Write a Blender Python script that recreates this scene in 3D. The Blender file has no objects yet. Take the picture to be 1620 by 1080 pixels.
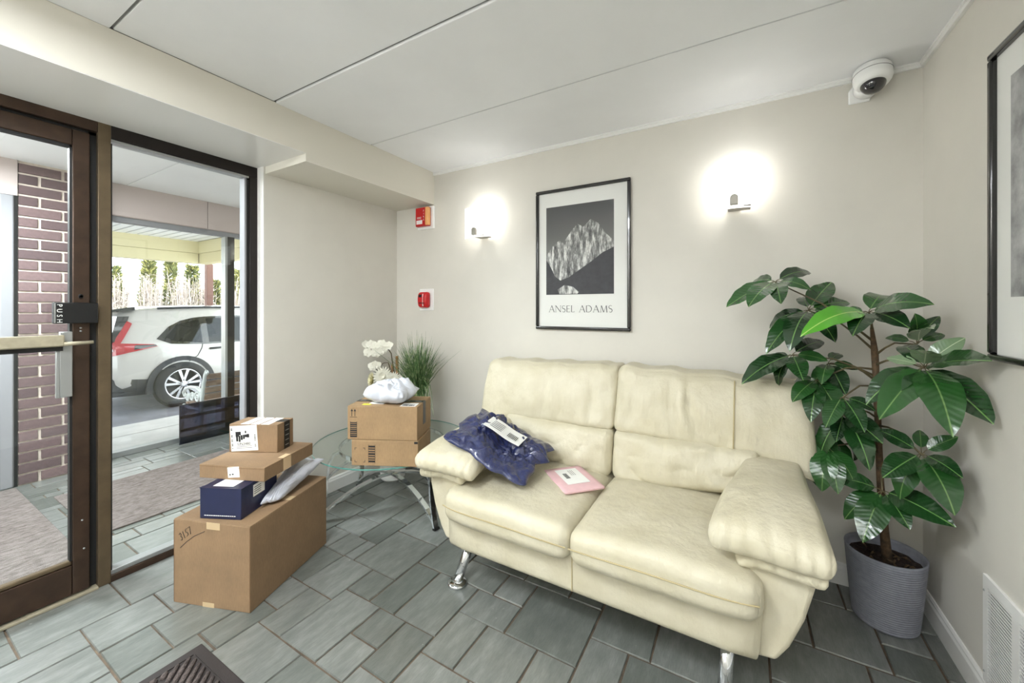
import bpy, bmesh, math, random
from mathutils import Vector, Matrix, noise

# ------------------------------------------------------------------ camera, sky, sun, exposure
scn = bpy.context.scene
COL = scn.collection
PI = math.pi
cam_d = bpy.data.cameras.new('camera')
cam = bpy.data.objects.new('camera', cam_d); COL.objects.link(cam)
cam_d.sensor_width = 36.0; cam_d.lens = 620.6 / 1620 * 36.0
cam_d.shift_y = -52.0 / 1620
cam_d.clip_start = 0.02; cam_d.clip_end = 200
cam.location = (0, 0, 1.34); cam.rotation_euler = (PI / 2, 0, math.radians(30.1))
scn.camera = cam

world = bpy.data.worlds.new('world'); scn.world = world; world.use_nodes = True
bg = world.node_tree.nodes['Background']
bg.inputs[0].default_value = (0.93, 0.96, 1.0, 1); bg.inputs[1].default_value = 5.4
sun_d = bpy.data.lights.new('sun', 'SUN'); sun_d.energy = 5.0; sun_d.angle = 0.03; sun_d.color = (1, .95, .86)
sun = bpy.data.objects.new('sun', sun_d); COL.objects.link(sun)
sun.rotation_euler = (math.radians(38), 0, math.radians(60))
scn.view_settings.view_transform = 'Standard'; scn.view_settings.look = 'None'
scn.view_settings.gamma = 1.0; scn.view_settings.use_curve_mapping = False
scn.view_settings.exposure = 0.10
FILL_CEILING = 51.0      # base watts of the added ceiling fill lamps behind the camera
LAMP_SCONCE = .9        # watts of the bulb in each wall sconce
FILL_REAR = 145.0         # base watts of the added, unseen fill sconces behind the camera
FILL_ENTRY = 132.0        # watts of the added, unseen fill lamp in the vestibule

# ------------------------------------------------------------------ materials
def lin(c):
    return tuple(((x / 255) / 12.92 if x / 255 <= .04045 else ((x / 255 + .055) / 1.055) ** 2.4) for x in c[:3]) + (1,)

class NT:
    def __init__(self, name):
        self.m = bpy.data.materials.new(name); self.m.use_nodes = True
        self.t = self.m.node_tree; self.b = self.t.nodes['Principled BSDF']; self.out = self.t.nodes['Material Output']
    def n(self, kind, **kw):
        nd = self.t.nodes.new(kind)
        for k, v in kw.items():
            if k.startswith('i_'):
                nd.inputs[k[2:].replace('_', ' ')].default_value = v
            else: setattr(nd, k, v)
        return nd
    def l(self, a, b): self.t.links.new(a, b)
    def coord(self, scale=(1, 1, 1), kind='Object'):
        tc = self.n('ShaderNodeTexCoord'); mp = self.n('ShaderNodeMapping'); mp.inputs['Scale'].default_value = scale
        self.l(tc.outputs[kind], mp.inputs[0]); return mp.outputs[0]
    def noise(self, co, scale, detail=4, rough=.55):
        nd = self.n('ShaderNodeTexNoise'); nd.inputs['Scale'].default_value = scale; nd.inputs['Detail'].default_value = detail
        nd.inputs['Roughness'].default_value = rough; self.l(co, nd.inputs['Vector']); return nd.outputs['Fac']
    def ramp(self, fac, stops):
        r = self.n('ShaderNodeValToRGB'); e = r.color_ramp.elements
        while len(e) < len(stops): e.new(.5)
        for x, (p, c) in zip(e, stops): x.position = p; x.color = c
        self.l(fac, r.inputs[0]); return r.outputs[0]
    def bump(self, h, strength=.2, dist=.01, prev=None):
        b = self.n('ShaderNodeBump'); b.inputs['Strength'].default_value = strength; b.inputs['Distance'].default_value = dist
        self.l(h, b.inputs['Height'])
        if prev: self.l(prev, b.inputs['Normal'])
        return b.outputs[0]

def pbr(name, c, rough=.5, metal=0, var=0, vscale=30, bump=0, bscale=200, bdist=.002, spec=.5, coat=0, stretch=(1, 1, 1), emit=0):
    k = NT(name); b = k.b
    b.inputs['Base Color'].default_value = lin(c); b.inputs['Roughness'].default_value = rough; b.inputs['Metallic'].default_value = metal
    b.inputs['Specular IOR Level'].default_value = spec; b.inputs['Coat Weight'].default_value = coat
    co = k.coord(stretch)
    if var:
        lo = lin([max(0, x * (1 - var)) for x in c]); hi = lin([min(255, x * (1 + var)) for x in c])
        k.l(k.ramp(k.noise(co, vscale), [(.3, lo), (.7, hi)]), b.inputs['Base Color'])
    if bump: k.l(k.bump(k.noise(co, bscale, 3), bump, bdist), b.inputs['Normal'])
    if emit:
        b.inputs['Emission Color'].default_value = lin(c); b.inputs['Emission Strength'].default_value = emit
    return k.m

M = {}
M['wall'] = pbr('wall_paint', (214, 210, 201), .62, bump=.12, bscale=260, bdist=.0015, var=.012, vscale=4)
M['soffit'] = pbr('soffit_paint', (217, 212, 200), .6, bump=.15, bscale=300, bdist=.0015)
M['white_gloss'] = pbr('white_gloss_paint', (232, 230, 226), .25, bump=.03, bscale=40, bdist=.002)
M['ceiling'] = pbr('ceiling_plaster', (240, 240, 241), .7, bump=.25, bscale=420, bdist=.0015, var=.01, vscale=3)
M['seam'] = pbr('seam_shadow', (150, 148, 145), .8)
M['trim'] = pbr('trim_white', (236, 235, 232), .4, bump=.03, bscale=60)
M['grout'] = pbr('grout', (88, 76, 63), .9, var=.25, vscale=18, bump=.4, bscale=120, bdist=.003)
M['grout_pale'] = pbr('grout_pale', (206, 192, 180), .9, var=.06, vscale=40, bump=.4, bscale=160, bdist=.003)

def slate_mat():
    k = NT('slate'); b = k.b
    oi = k.n('ShaderNodeObjectInfo'); co = k.coord((1, 1, 1))
    add = k.n('ShaderNodeVectorMath', operation='ADD'); k.l(co, add.inputs[0])
    mul = k.n('ShaderNodeMath', operation='MULTIPLY'); mul.inputs[1].default_value = 37.0
    k.l(oi.outputs['Random'], mul.inputs[0]); k.l(mul.outputs[0], add.inputs[1])
    st = k.n('ShaderNodeMapping'); st.inputs['Scale'].default_value = (2.2, .7, 1); k.l(add.outputs[0], st.inputs[0])
    n1 = k.noise(st.outputs[0], 14, 3, .5)
    base = k.ramp(n1, [(.25, lin((99, 103, 99))), (.5, lin((111, 114, 110))), (.75, lin((125, 128, 124)))])
    br = k.ramp(oi.outputs['Random'], [(0, (.70, .73, .71, 1)), (.5, (1, 1, 1, 1)), (1, (1.2, 1.19, 1.22, 1))])
    mx = k.n('ShaderNodeMixRGB', blend_type='MULTIPLY'); mx.inputs[0].default_value = 1
    k.l(base, mx.inputs[1]); k.l(br, mx.inputs[2])
    fs_ = k.n('ShaderNodeMapping'); fs_.inputs['Scale'].default_value = (9, 1.2, 1); k.l(add.outputs[0], fs_.inputs[0])
    fine = k.ramp(k.noise(fs_.outputs[0], 26, 6, .65), [(.3, (.82, .83, .83, 1)), (.7, (1.12, 1.11, 1.1, 1))])
    mf = k.n('ShaderNodeMixRGB', blend_type='MULTIPLY'); mf.inputs[0].default_value = 1; k.l(mx.outputs[0], mf.inputs[1]); k.l(fine, mf.inputs[2]); mx = mf
    # scattered pale scuffs
    n3 = k.noise(add.outputs[0], 26, 5, .75); sc = k.ramp(n3, [(.70, (0, 0, 0, 1)), (.76, (1, 1, 1, 1))])
    m2 = k.n('ShaderNodeMixRGB'); k.l(sc, m2.inputs[0]); k.l(mx.outputs[0], m2.inputs[1]); m2.inputs[2].default_value = lin((196, 196, 188))
    k.l(m2.outputs[0], b.inputs['Base Color'])
    b.inputs['Roughness'].default_value = .32
    b.inputs['Specular IOR Level'].default_value = .7; b.inputs['Coat Weight'].default_value = .5; b.inputs['Coat Roughness'].default_value = .16
    nb = k.noise(st.outputs[0], 22, 6, .6)
    nb2 = k.noise(add.outputs[0], 90, 3, .5)
    k.l(k.bump(nb2, .16, .003, k.bump(nb, .13, .010)), b.inputs['Normal'])
    return k.m
M['slate'] = slate_mat()

def random_tint(name, c, d, rough=.85, bump=.5):
    k = NT(name); oi = k.n('ShaderNodeObjectInfo'); co = k.coord()
    a = k.ramp(oi.outputs['Random'], [(0, lin(c)), (1, lin(d))])
    nz = k.ramp(k.noise(co, 45, 5, .6), [(.3, (.8, .8, .8, 1)), (.7, (1.15, 1.12, 1.12, 1))])
    mx = k.n('ShaderNodeMixRGB', blend_type='MULTIPLY'); mx.inputs[0].default_value = 1
    k.l(a, mx.inputs[1]); k.l(nz, mx.inputs[2]); k.l(mx.outputs[0], k.b.inputs['Base Color'])
    k.b.inputs['Roughness'].default_value = rough
    k.l(k.bump(k.noise(co, 140, 4), bump, .004), k.b.inputs['Normal']); return k.m
M['brick'] = random_tint('brick_clay', (84, 68, 70), (112, 92, 92))
M['bronze'] = pbr('bronze_anodised', (66, 51, 41), .38, .55, var=.12, vscale=14, bump=.05, bscale=300)
M['bronze_dark'] = pbr('bronze_dark', (30, 24, 21), .4, .4)
M['bronze_light'] = pbr('bronze_worn', (98, 84, 64), .42, .5, var=.08, vscale=12)
M['alu'] = pbr('aluminium', (170, 172, 172), .35, .75)
M['alu_tan'] = pbr('push_bar_metal', (168, 160, 138), .42, .35, var=.05, vscale=30)
M['rubber'] = pbr('black_rubber', (18, 17, 17), .6)
M['black'] = pbr('black_satin', (16, 16, 18), .32)
M['frame_black'] = pbr('frame_black_lacquer', (20, 18, 18), .18, coat=.5)
M['chrome'] = pbr('chrome', (222, 224, 226), .08, 1.0)
M['nickel'] = pbr('brushed_nickel', (150, 146, 138), .38, .9)
M['print_grey'] = pbr('ink_grey', (70, 70, 70), .6)
M['ink'] = pbr('ink_black', (24, 24, 26), .6)
M['paper'] = pbr('paper_white', (240, 240, 236), .6, var=.01)
M['mat_board'] = pbr('mat_board', (226, 226, 222), .7)
M['red'] = pbr('red_plastic', (186, 22, 26), .35)
M['red_dark'] = pbr('red_plastic_dark', (120, 14, 18), .4)
M['amber'] = pbr('strobe_lens', (232, 170, 110), .2)
M['white_plastic'] = pbr('white_plastic', (240, 240, 238), .35)
M['dome'] = pbr('smoked_dome', (22, 18, 24), .06, coat=1.0)

def leather():
    k = NT('cream_leather'); b = k.b; co = k.coord()
    n1 = k.noise(co, 7, 4)
    k.l(k.ramp(n1, [(.3, lin((194, 186, 160))), (.7, lin((207, 200, 178)))]), b.inputs['Base Color'])
    b.inputs['Roughness'].default_value = .42; b.inputs['Specular IOR Level'].default_value = .4
    v = k.n('ShaderNodeTexVoronoi'); v.inputs['Scale'].default_value = 420; k.l(co, v.inputs['Vector'])
    h2 = k.noise(co, 26, 3)
    h3 = k.noise(k.coord((1.6, 1.6, .5)), 16, 5, .6)
    k.l(k.bump(v.outputs['Distance'], .10, .0012, k.bump(h3, .30, .02, k.bump(h2, .22, .012))), b.inputs['Normal']); return k.m
M['leather'] = leather()
M['seam_thread'] = pbr('leather_piping', (180, 165, 126), .6)

def card(name, c):
    k = NT(name); co = k.coord(); b = k.b
    n1 = k.noise(k.coord((1, 1, .25)), 160, 3); n2 = k.noise(co, 9, 4)
    a = k.ramp(n2, [(.3, lin([x * .94 for x in c])), (.7, lin([min(255, x * 1.04) for x in c]))])
    f = k.ramp(n1, [(.35, (.93, .93, .93, 1)), (.65, (1.04, 1.04, 1.04, 1))])
    mx = k.n('ShaderNodeMixRGB', blend_type='MULTIPLY'); mx.inputs[0].default_value = 1
    k.l(a, mx.inputs[1]); k.l(f, mx.inputs[2]); k.l(mx.outputs[0], b.inputs['Base Color'])
    b.inputs['Roughness'].default_value = .75
    w = k.n('ShaderNodeTexWave'); w.inputs['Scale'].default_value = 60; k.l(co, w.inputs['Vector'])
    k.l(k.bump(w.outputs['Fac'], .04, .002), b.inputs['Normal']); return k.m
M['card'] = card('cardboard', (138, 112, 84))
M['card_light'] = card('cardboard_light', (154, 126, 92))
M['card_edge'] = pbr('cardboard_edge', (112, 82, 54), .8)
M['tape'] = pbr('clear_tape', (196, 172, 136), .2)
M['tape_pale'] = pbr('pale_tape', (212, 184, 148), .35)
M['navy'] = pbr('navy_card', (29, 35, 66), .38, var=.06, vscale=8)

def plastic(name, c, rough=.28, w=.6):
    k = NT(name); b = k.b; co = k.coord()
    b.inputs['Base Color'].default_value = lin(c); b.inputs['Roughness'].default_value = rough; b.inputs['Coat Weight'].default_value = .8; b.inputs['Coat Roughness'].default_value = .12
    k.l(k.bump(k.noise(co, 26, 5, .7), w, .012), b.inputs['Normal']); return k.m
M['poly_blue'] = plastic('blue_poly_film', (28, 38, 84), .14, 1.0)
M['poly_grey'] = plastic('grey_poly_film', (190, 193, 203), .3, .5)
M['poly_white'] = plastic('white_poly_film', (202, 205, 214), .34, .4)
M['pink'] = pbr('pink_paper', (226, 186, 190), .6, var=.02)

def glass(name, tint=(1, 1, 1), gl=.12, rough=.0):
    k = NT(name); t = k.t; t.nodes.remove(k.b)
    tr = k.n('ShaderNodeBsdfTransparent'); tr.inputs[0].default_value = tint + (1,)
    g = k.n('ShaderNodeBsdfGlossy'); g.inputs['Roughness'].default_value = rough; g.inputs[0].default_value = (.95, 1, .98, 1)
    lw = k.n('ShaderNodeLayerWeight'); lw.inputs['Blend'].default_value = .5
    pw = k.n('ShaderNodeMath', operation='POWER'); k.l(lw.outputs['Facing'], pw.inputs[0]); pw.inputs[1].default_value = 5.0
    fr = k.n('ShaderNodeMath', operation='MULTIPLY_ADD'); k.l(pw.outputs[0], fr.inputs[0]); fr.inputs[1].default_value = .9; fr.inputs[2].default_value = .03
    mx = k.n('ShaderNodeMixShader'); k.l(fr.outputs[0], mx.inputs[0]); k.l(tr.outputs[0], mx.inputs[1]); k.l(g.outputs[0], mx.inputs[2])
    k.l(mx.outputs[0], k.out.inputs[0]); return k.m
M['glass'] = glass('clear_glass', (.97, .99, .985))
M['glass_table'] = glass('table_glass', (.95, .98, .97))
M['glass_smoke'] = glass('dark_tint', (.24, .25, .32))
M['glass_car'] = glass('car_glass', (.42, .46, .46))
M['glass_edge'] = pbr('glass_edge_green', (96, 150, 140), .15)

def carpet(name, c, d, sc=60):
    k = NT(name); co = k.coord(); b = k.b
    st = k.coord((1, .35, 1))
    k.l(k.ramp(k.noise(st, sc, 5, .7), [(.35, lin(c)), (.65, lin(d))]), b.inputs['Base Color'])
    b.inputs['Roughness'].default_value = 1; b.inputs['Specular IOR Level'].default_value = .1
    k.l(k.bump(k.noise(co, 260, 3), .9, .01), b.inputs['Normal']); return k.m
M['carpet'] = carpet('mat_carpet', (104, 95, 91), (146, 137, 133))
M['chevron'] = carpet('chevron_pile', (84, 76, 74), (120, 110, 106), 120)
M['mat_rubber'] = pbr('mat_rubber', (40, 33, 31), .7, bump=.3, bscale=200)

def leaf_mat(name, dark, light, rib):
    k = NT(name); b = k.b
    tc = k.n('ShaderNodeTexCoord'); sx = k.n('ShaderNodeSeparateXYZ'); k.l(tc.outputs['Object'], sx.inputs[0])
    ab = k.n('ShaderNodeMath', operation='ABSOLUTE'); k.l(sx.outputs['Y'], ab.inputs[0])
    ribf = k.ramp(ab.outputs[0], [(.004, (.8, .8, .8, 1)), (.011, (0, 0, 0, 1))])
    oi = k.n('ShaderNodeObjectInfo')
    base = k.ramp(oi.outputs['Random'], [(0, lin(dark)), (1, lin(light))])
    mx = k.n('ShaderNodeMixRGB'); k.l(ribf, mx.inputs[0]); k.l(base, mx.inputs[1]); mx.inputs[2].default_value = lin(rib)
    k.l(mx.outputs[0], b.inputs['Base Color']); b.inputs['Roughness'].default_value = .24; b.inputs['Coat Weight'].default_value = .6; b.inputs['Coat Roughness'].default_value = .12
    # side veins as relief: |y| against x
    m1 = k.n('ShaderNodeMath', operation='MULTIPLY_ADD'); k.l(ab.outputs[0], m1.inputs[0]); m1.inputs[1].default_value = -.7; k.l(sx.outputs['X'], m1.inputs[2])
    m2 = k.n('ShaderNodeMath', operation='MULTIPLY'); k.l(m1.outputs[0], m2.inputs[0]); m2.inputs[1].default_value = 75
    m3 = k.n('ShaderNodeMath', operation='SINE'); k.l(m2.outputs[0], m3.inputs[0])
    k.l(k.bump(m3.outputs[0], .12, .004), b.inputs['Normal'])
    return k.m
M['leaf'] = leaf_mat('leaf_green', (16, 46, 20), (40, 84, 36), (112, 146, 84))
M['leaf_bright'] = leaf_mat('leaf_bright', (70, 150, 30), (96, 170, 44), (190, 215, 120))
M['leaf_pale'] = leaf_mat('leaf_underside', (96, 122, 88), (128, 150, 116), (190, 204, 170))
M['bark'] = pbr('bark', (84, 66, 46), .85, var=.25, vscale=60, bump=.6, bscale=90, bdist=.006)
M['stem_green'] = pbr('stem_green_brown', (84, 74, 48), .6, var=.15, vscale=40)
M['soil'] = pbr('potting_soil', (40, 26, 20), .95, var=.4, vscale=60, bump=1, bscale=80, bdist=.02)
M['pot_grey'] = pbr('grey_pot', (134, 136, 146), .62, var=.05, vscale=50, bump=.25, bscale=300)
M['ceramic'] = pbr('white_ceramic', (232, 230, 226), .35)
M['petal'] = pbr('petal_white', (228, 226, 212), .55)
M['petal_cream'] = pbr('petal_cream', (220, 214, 172), .55)
M['bud'] = pbr('bud_dark', (52, 48, 34), .5)
M['cane'] = pbr('bamboo_cane', (132, 96, 56), .6, var=.15, vscale=40)
def blade_mat():
    k = NT('grass_blade'); k.b.inputs['Roughness'].default_value = .5
    tc = k.n('ShaderNodeTexCoord')
    k.l(k.ramp(k.noise(tc.outputs['Object'], 28, 2), [(.3, lin((52, 84, 48))), (.54, lin((92, 122, 72))), (.72, lin((186, 194, 148)))]), k.b.inputs['Base Color']); return k.m
M['blade'] = blade_mat()
M['mauve'] = pbr('mauve_panel', (192, 178, 174), .6, bump=.1, bscale=100)
M['grey_door'] = pbr('grey_steel', (138, 138, 142), .5)
M['concrete'] = pbr('concrete', (196, 194, 192), .9, var=.05, vscale=5, bump=.3, bscale=120)
M['asphalt'] = pbr('asphalt', (116, 116, 124), .9, var=.1, vscale=3, bump=.5, bscale=160)
M['mulch'] = pbr('mulch', (150, 132, 110), 1, var=.2, vscale=8, bump=.8, bscale=40)
M['fascia'] = pbr('cream_siding', (212, 202, 160), .6)
M['vinyl'] = pbr('white_vinyl', (238, 238, 236), .5)
M['post_brown'] = pbr('post_brown', (112, 78, 68), .7)
M['car_white'] = pbr('car_paint', (188, 184, 179), .22, coat=1.0)
M['car_black'] = pbr('car_cladding', (38, 38, 44), .6)
M['car_glossblack'] = pbr('car_gloss_black', (14, 14, 18), .12, coat=1)
M['tail_red'] = pbr('tail_lamp_red', (170, 16, 34), .12, coat=1)
M['tail_clear'] = pbr('tail_lamp_clear', (226, 206, 210), .12, coat=1)
M['tyre'] = pbr('tyre', (34, 34, 38), .8, bump=.2, bscale=60)
M['alloy'] = pbr('alloy', (214, 214, 218), .25, .8)
M['iron'] = pbr('painted_iron', (206, 208, 208), .5, .3)
M['wood'] = pbr('bench_wood', (122, 98, 82), .7, var=.2, vscale=12, bump=.3, bscale=60, stretch=(6, .6, 6))
M['everg'] = random_tint('evergreen', (92, 104, 58), (136, 138, 86), .8, .2)
M['everg_y'] = pbr('evergreen_tip', (176, 172, 108), .8, var=.2, vscale=10)
M['twig'] = pbr('bare_twig', (186, 174, 166), .9)
M['trunk'] = pbr('tree_trunk', (120, 100, 84), .9)

# ------------------------------------------------------------------ mesh helpers
def wm(o):
    m = o.matrix_basis.copy()
    p = o.parent
    while p: m = p.matrix_basis @ m; p = p.parent
    return m

class MB:
    def __init__(s): s.v = []; s.f = []
    def add(s, vs, fs):
        o = len(s.v); s.v += [Vector(p) for p in vs]; s.f += [tuple(i + o for i in f) for f in fs]; return s
    def box(s, x0, x1, y0, y1, z0, z1):
        return s.add([(x0, y0, z0), (x1, y0, z0), (x1, y1, z0), (x0, y1, z0), (x0, y0, z1), (x1, y0, z1), (x1, y1, z1), (x0, y1, z1)],
                     [(0, 3, 2, 1), (4, 5, 6, 7), (0, 1, 5, 4), (1, 2, 6, 5), (2, 3, 7, 6), (3, 0, 4, 7)])
    def obox(s, mat, sx, sy, sz):
        t = MB().box(-sx / 2, sx / 2, -sy / 2, sy / 2, -sz / 2, sz / 2)
        return s.add([mat @ p for p in t.v], t.f)
    def prism(s, poly, axis, a, b):
        n = len(poly)
        def pt(p, h): return (h, p[0], p[1]) if axis == 'x' else ((p[0], h, p[1]) if axis == 'y' else (p[0], p[1], h))
        vs = [pt(p, a) for p in poly] + [pt(p, b) for p in poly]
        fs = [tuple(range(n - 1, -1, -1)), tuple(range(n, 2 * n))] + [(i, (i + 1) % n, n + (i + 1) % n, n + i) for i in range(n)]
        return s.add(vs, fs)
    def tube(s, pts, r, seg=8, cap=True, flat=None):
        pts = [Vector(p) for p in pts]; n = len(pts); rs = r if isinstance(r, (list, tuple)) else [r] * n
        vs = []; fs = []; prev = None
        for i, p in enumerate(pts):
            d = (pts[min(i + 1, n - 1)] - pts[max(i - 1, 0)]).normalized()
            if prev is None: a = d.orthogonal().normalized() if flat is None else (Vector(flat) - d * d.dot(Vector(flat))).normalized()
            else: a = (prev - d * d.dot(prev)).normalized()
            prev = a; b = d.cross(a)
            for k in range(seg):
                t = 2 * PI * k / seg; vs.append(p + (a * math.cos(t) + b * math.sin(t)) * rs[i])
        for i in range(n - 1):
            for k in range(seg):
                k2 = (k + 1) % seg; fs.append((i * seg + k, i * seg + k2, (i + 1) * seg + k2, (i + 1) * seg + k))
        if cap: fs += [tuple(range(seg - 1, -1, -1)), tuple(range((n - 1) * seg, n * seg))]
        return s.add(vs, fs)
    def strip(s, pts, w, t, up):
        """flat bar of width w along up x dir, thickness t"""
        pts = [Vector(p) for p in pts]; n = len(pts); vs = []; fs = []; up = Vector(up)
        for i, p in enumerate(pts):
            d = (pts[min(i + 1, n - 1)] - pts[max(i - 1, 0)]).normalized()
            a = up.normalized(); b = d.cross(a).normalized()
            for sx, sy in ((1, 1), (-1, 1), (-1, -1), (1, -1)): vs.append(p + a * (w / 2 * sx) + b * (t / 2 * sy))
        for i in range(n - 1):
            for k in range(4): fs.append((i * 4 + k, i * 4 + (k + 1) % 4, i * 4 + 4 + (k + 1) % 4, i * 4 + 4 + k))
        fs += [(3, 2, 1, 0), tuple(range((n - 1) * 4, n * 4))]
        return s.add(vs, fs)
    def lathe(s, prof, c=(0, 0, 0), seg=32, cap=True, mat=None):
        vs = []; n = len(prof)
        for r, z in prof:
            for k in range(seg):
                t = 2 * PI * k / seg; vs.append(Vector((r * math.cos(t), r * math.sin(t), z)))
        fs = []
        for i in range(n - 1):
            for k in range(seg):
                k2 = (k + 1) % seg; fs.append((i * seg + k, i * seg + k2, (i + 1) * seg + k2, (i + 1) * seg + k))
        if cap: fs += [tuple(range(seg - 1, -1, -1)), tuple(range((n - 1) * seg, n * seg))]
        mat = mat or Matrix.Translation(c)
        return s.add([mat @ p for p in vs], fs)
    def grid(s, nu, nv, fn, closeu=False):
        vs = [fn(i / nu, j / nv) for j in range(nv + 1) for i in range(nu + (0 if closeu else 1))]
        w = nu if closeu else nu + 1; fs = []
        for j in range(nv):
            for i in range(nu):
                i2 = (i + 1) % w; fs.append((j * w + i, j * w + i2, (j + 1) * w + i2, (j + 1) * w + i))
        return s.add(vs, fs)
    def mesh(s, name, smooth=False):
        me = bpy.data.meshes.new(name); me.from_pydata([tuple(p) for p in s.v], [], s.f); me.update()
        if smooth:
            for p in me.polygons: p.use_smooth = True
        return me
    def build(s, name, mat, parent=None, smooth=False, bevel=0, seg=2, local=False, fix=False):
        if parent is not None and not local:
            inv = wm(parent).inverted(); s.v = [inv @ p for p in s.v]
        me = s.mesh(name, smooth)
        if fix:
            bm = bmesh.new(); bm.from_mesh(me); bmesh.ops.recalc_face_normals(bm, faces=bm.faces); bm.to_mesh(me); bm.free()
        return put(name, me, mat, parent, bevel, seg)

def put(name, me, mat, parent=None, bevel=0, seg=2):
    o = bpy.data.objects.new(name, me); COL.objects.link(o)
    if mat is not None: me.materials.append(M[mat] if isinstance(mat, str) else mat)
    if parent is not None: o.parent = parent
    if bevel:
        b = o.modifiers.new('bevel', 'BEVEL'); b.width = bevel; b.segments = seg; b.limit_method = 'ANGLE'
        if seg > 1:
            for p in me.polygons: p.use_smooth = True
            try: me.set_sharp_from_angle(angle=math.radians(35))
            except Exception: pass
    return o

def thing(name, label, cat, loc=(0, 0, 0), rotz=0, group=None):
    o = bpy.data.objects.new(name, None); COL.objects.link(o); o.empty_display_size = .05
    o.matrix_basis = Matrix.Translation(loc) @ Matrix.Rotation(rotz, 4, 'Z')
    return tag(o, label, cat, group)
def tag(o, label, cat, group=None, kind=None):
    o['label'] = label; o['category'] = cat
    if group: o['group'] = group
    if kind: o['kind'] = kind
    return o
def struct(o, label=None):
    o['kind'] = 'structure'
    if label: o['label'] = label
    return o
def sempty(name, loc=(0, 0, 0), label=None):
    o = bpy.data.objects.new(name, None); COL.objects.link(o); o.matrix_basis = Matrix.Translation(loc); return struct(o, label)

def text(body, size, mat, parent, world_m, name='lettering', align='LEFT', extrude=.0003, width=1.0):
    c = bpy.data.curves.new(name, 'FONT'); c.body = body; c.size = size; c.extrude = extrude; c.align_x = align; c.align_y = 'CENTER'
    c.materials.append(M[mat]); c.resolution_u = 3
    tmp = bpy.data.objects.new(name, c); me = bpy.data.meshes.new_from_object(tmp); bpy.data.objects.remove(tmp)
    o = bpy.data.objects.new(name, me); COL.objects.link(o); o.parent = parent
    o.matrix_basis = wm(parent).inverted() @ world_m @ Matrix.Scale(width, 4, (1, 0, 0)); return o

def frame_m(o, x, y):
    """matrix with origin o, x axis, y axis"""
    x = Vector(x).normalized(); y = Vector(y); z = x.cross(y).normalized(); y = z.cross(x)
    m = Matrix((x, y, z)).transposed().to_4x4(); m.translation = Vector(o); return m

def rounded(hx, hy, hz, r, cuts=16, fn=None):
    """rounded block, vertices then pushed by fn(unit cube point, position)"""
    bm = bmesh.new(); bmesh.ops.create_cube(bm, size=2)
    bmesh.ops.subdivide_edges(bm, edges=bm.edges[:], cuts=cuts, use_grid_fill=True)
    h = Vector((hx, hy, hz))
    for v in bm.verts:
        u = v.co.copy(); p = Vector((u.x * hx, u.y * hy, u.z * hz))
        inner = Vector([max(-(h[i] - r), min(h[i] - r, p[i])) for i in range(3)])
        d = p - inner
        if d.length > 1e-6: p = inner + d.normalized() * r
        v.co = fn(u, p) if fn else p
    bmesh.ops.recalc_face_normals(bm, faces=bm.faces)
    me = bpy.data.meshes.new('m'); bm.to_mesh(me); bm.free()
    for q in me.polygons: q.use_smooth = True
    return me

def bm_part(name, me, mat, parent, world_m=None):
    o = put(name, me, mat, parent)
    if world_m is not None: o.matrix_basis = wm(parent).inverted() @ world_m
    return o
def fbm(p, s, o=3): return noise.fractal(Vector(p) * s, 1.0, 2.0, o)

# ------------------------------------------------------------------ room shell
BY, RX, LX, FX = 2.461, .717, -2.59, -2.66      # back wall, right wall, left wall, front face of the glazing
RY, CZ = -1.9, 2.45
struct(MB().box(-2.85, RX + .1, BY, BY + .1, -.05, CZ + .1).build('wall_back', 'wall'))
struct(MB().box(RX, RX + .1, RY, BY, -.05, CZ + .1).build('wall_right', 'wall'))
struct(MB().box(-2.85, RX + .1, RY - .1, RY, -.05, CZ + .1).build('wall_rear', 'wall'))
wl = MB().box(-2.78, LX, 1.355, BY, -.05, CZ + .1).box(-2.78, LX, RY, -.42, -.05, CZ + .1).box(-2.78, FX, -.42, 1.355, 2.242, CZ + .1)
struct(wl.build('wall_left', 'wall'))
struct(MB().box(-2.665, LX - .001, 1.350, 1.3575, 0, 2.235).build('trim_1', 'white_gloss'), 'white painted reveal beside the tall side window')
# soffit over the entry
sf = MB().prism([(-2.70, 2.238), (-2.163, 2.238), (-2.163, 2.452), (-2.70, 2.452)], 'y', RY, 1.361)
struct(sf.build('wall_soffit', 'soffit'))
struct(MB().box(-2.70, -2.163, 1.361, BY, 2.19, 2.452).build('wall_soffit_low', 'soffit'))
struct(MB().box(-2.66, -2.165, RY, 1.3608, 2.235, 2.2385).build('trim_2', 'white_gloss'), 'glossy white underside of the soffit above the door')
# ceiling: backing and panels with open seams
ceil = struct(MB().box(-2.85, RX + .1, RY - .1, BY + .1, 2.462, 2.56).build('ceiling', 'seam'))
ysm = [-1.989, -1.354, -.719, -.084, .551, 1.187, 1.821, 2.461]
for i in range(len(ysm) - 1):
    a, b = max(ysm[i], RY) + .005, ysm[i + 1] - .005
    if i == len(ysm) - 2: b = BY
    dz = (.0, .003, .0, .002, .004, -.003, .0)[i]
    MB().box(-2.163, RX, a, b, CZ + dz, 2.463).build('ceiling_panel', 'ceiling', ceil, bevel=.002, seg=1)
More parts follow.
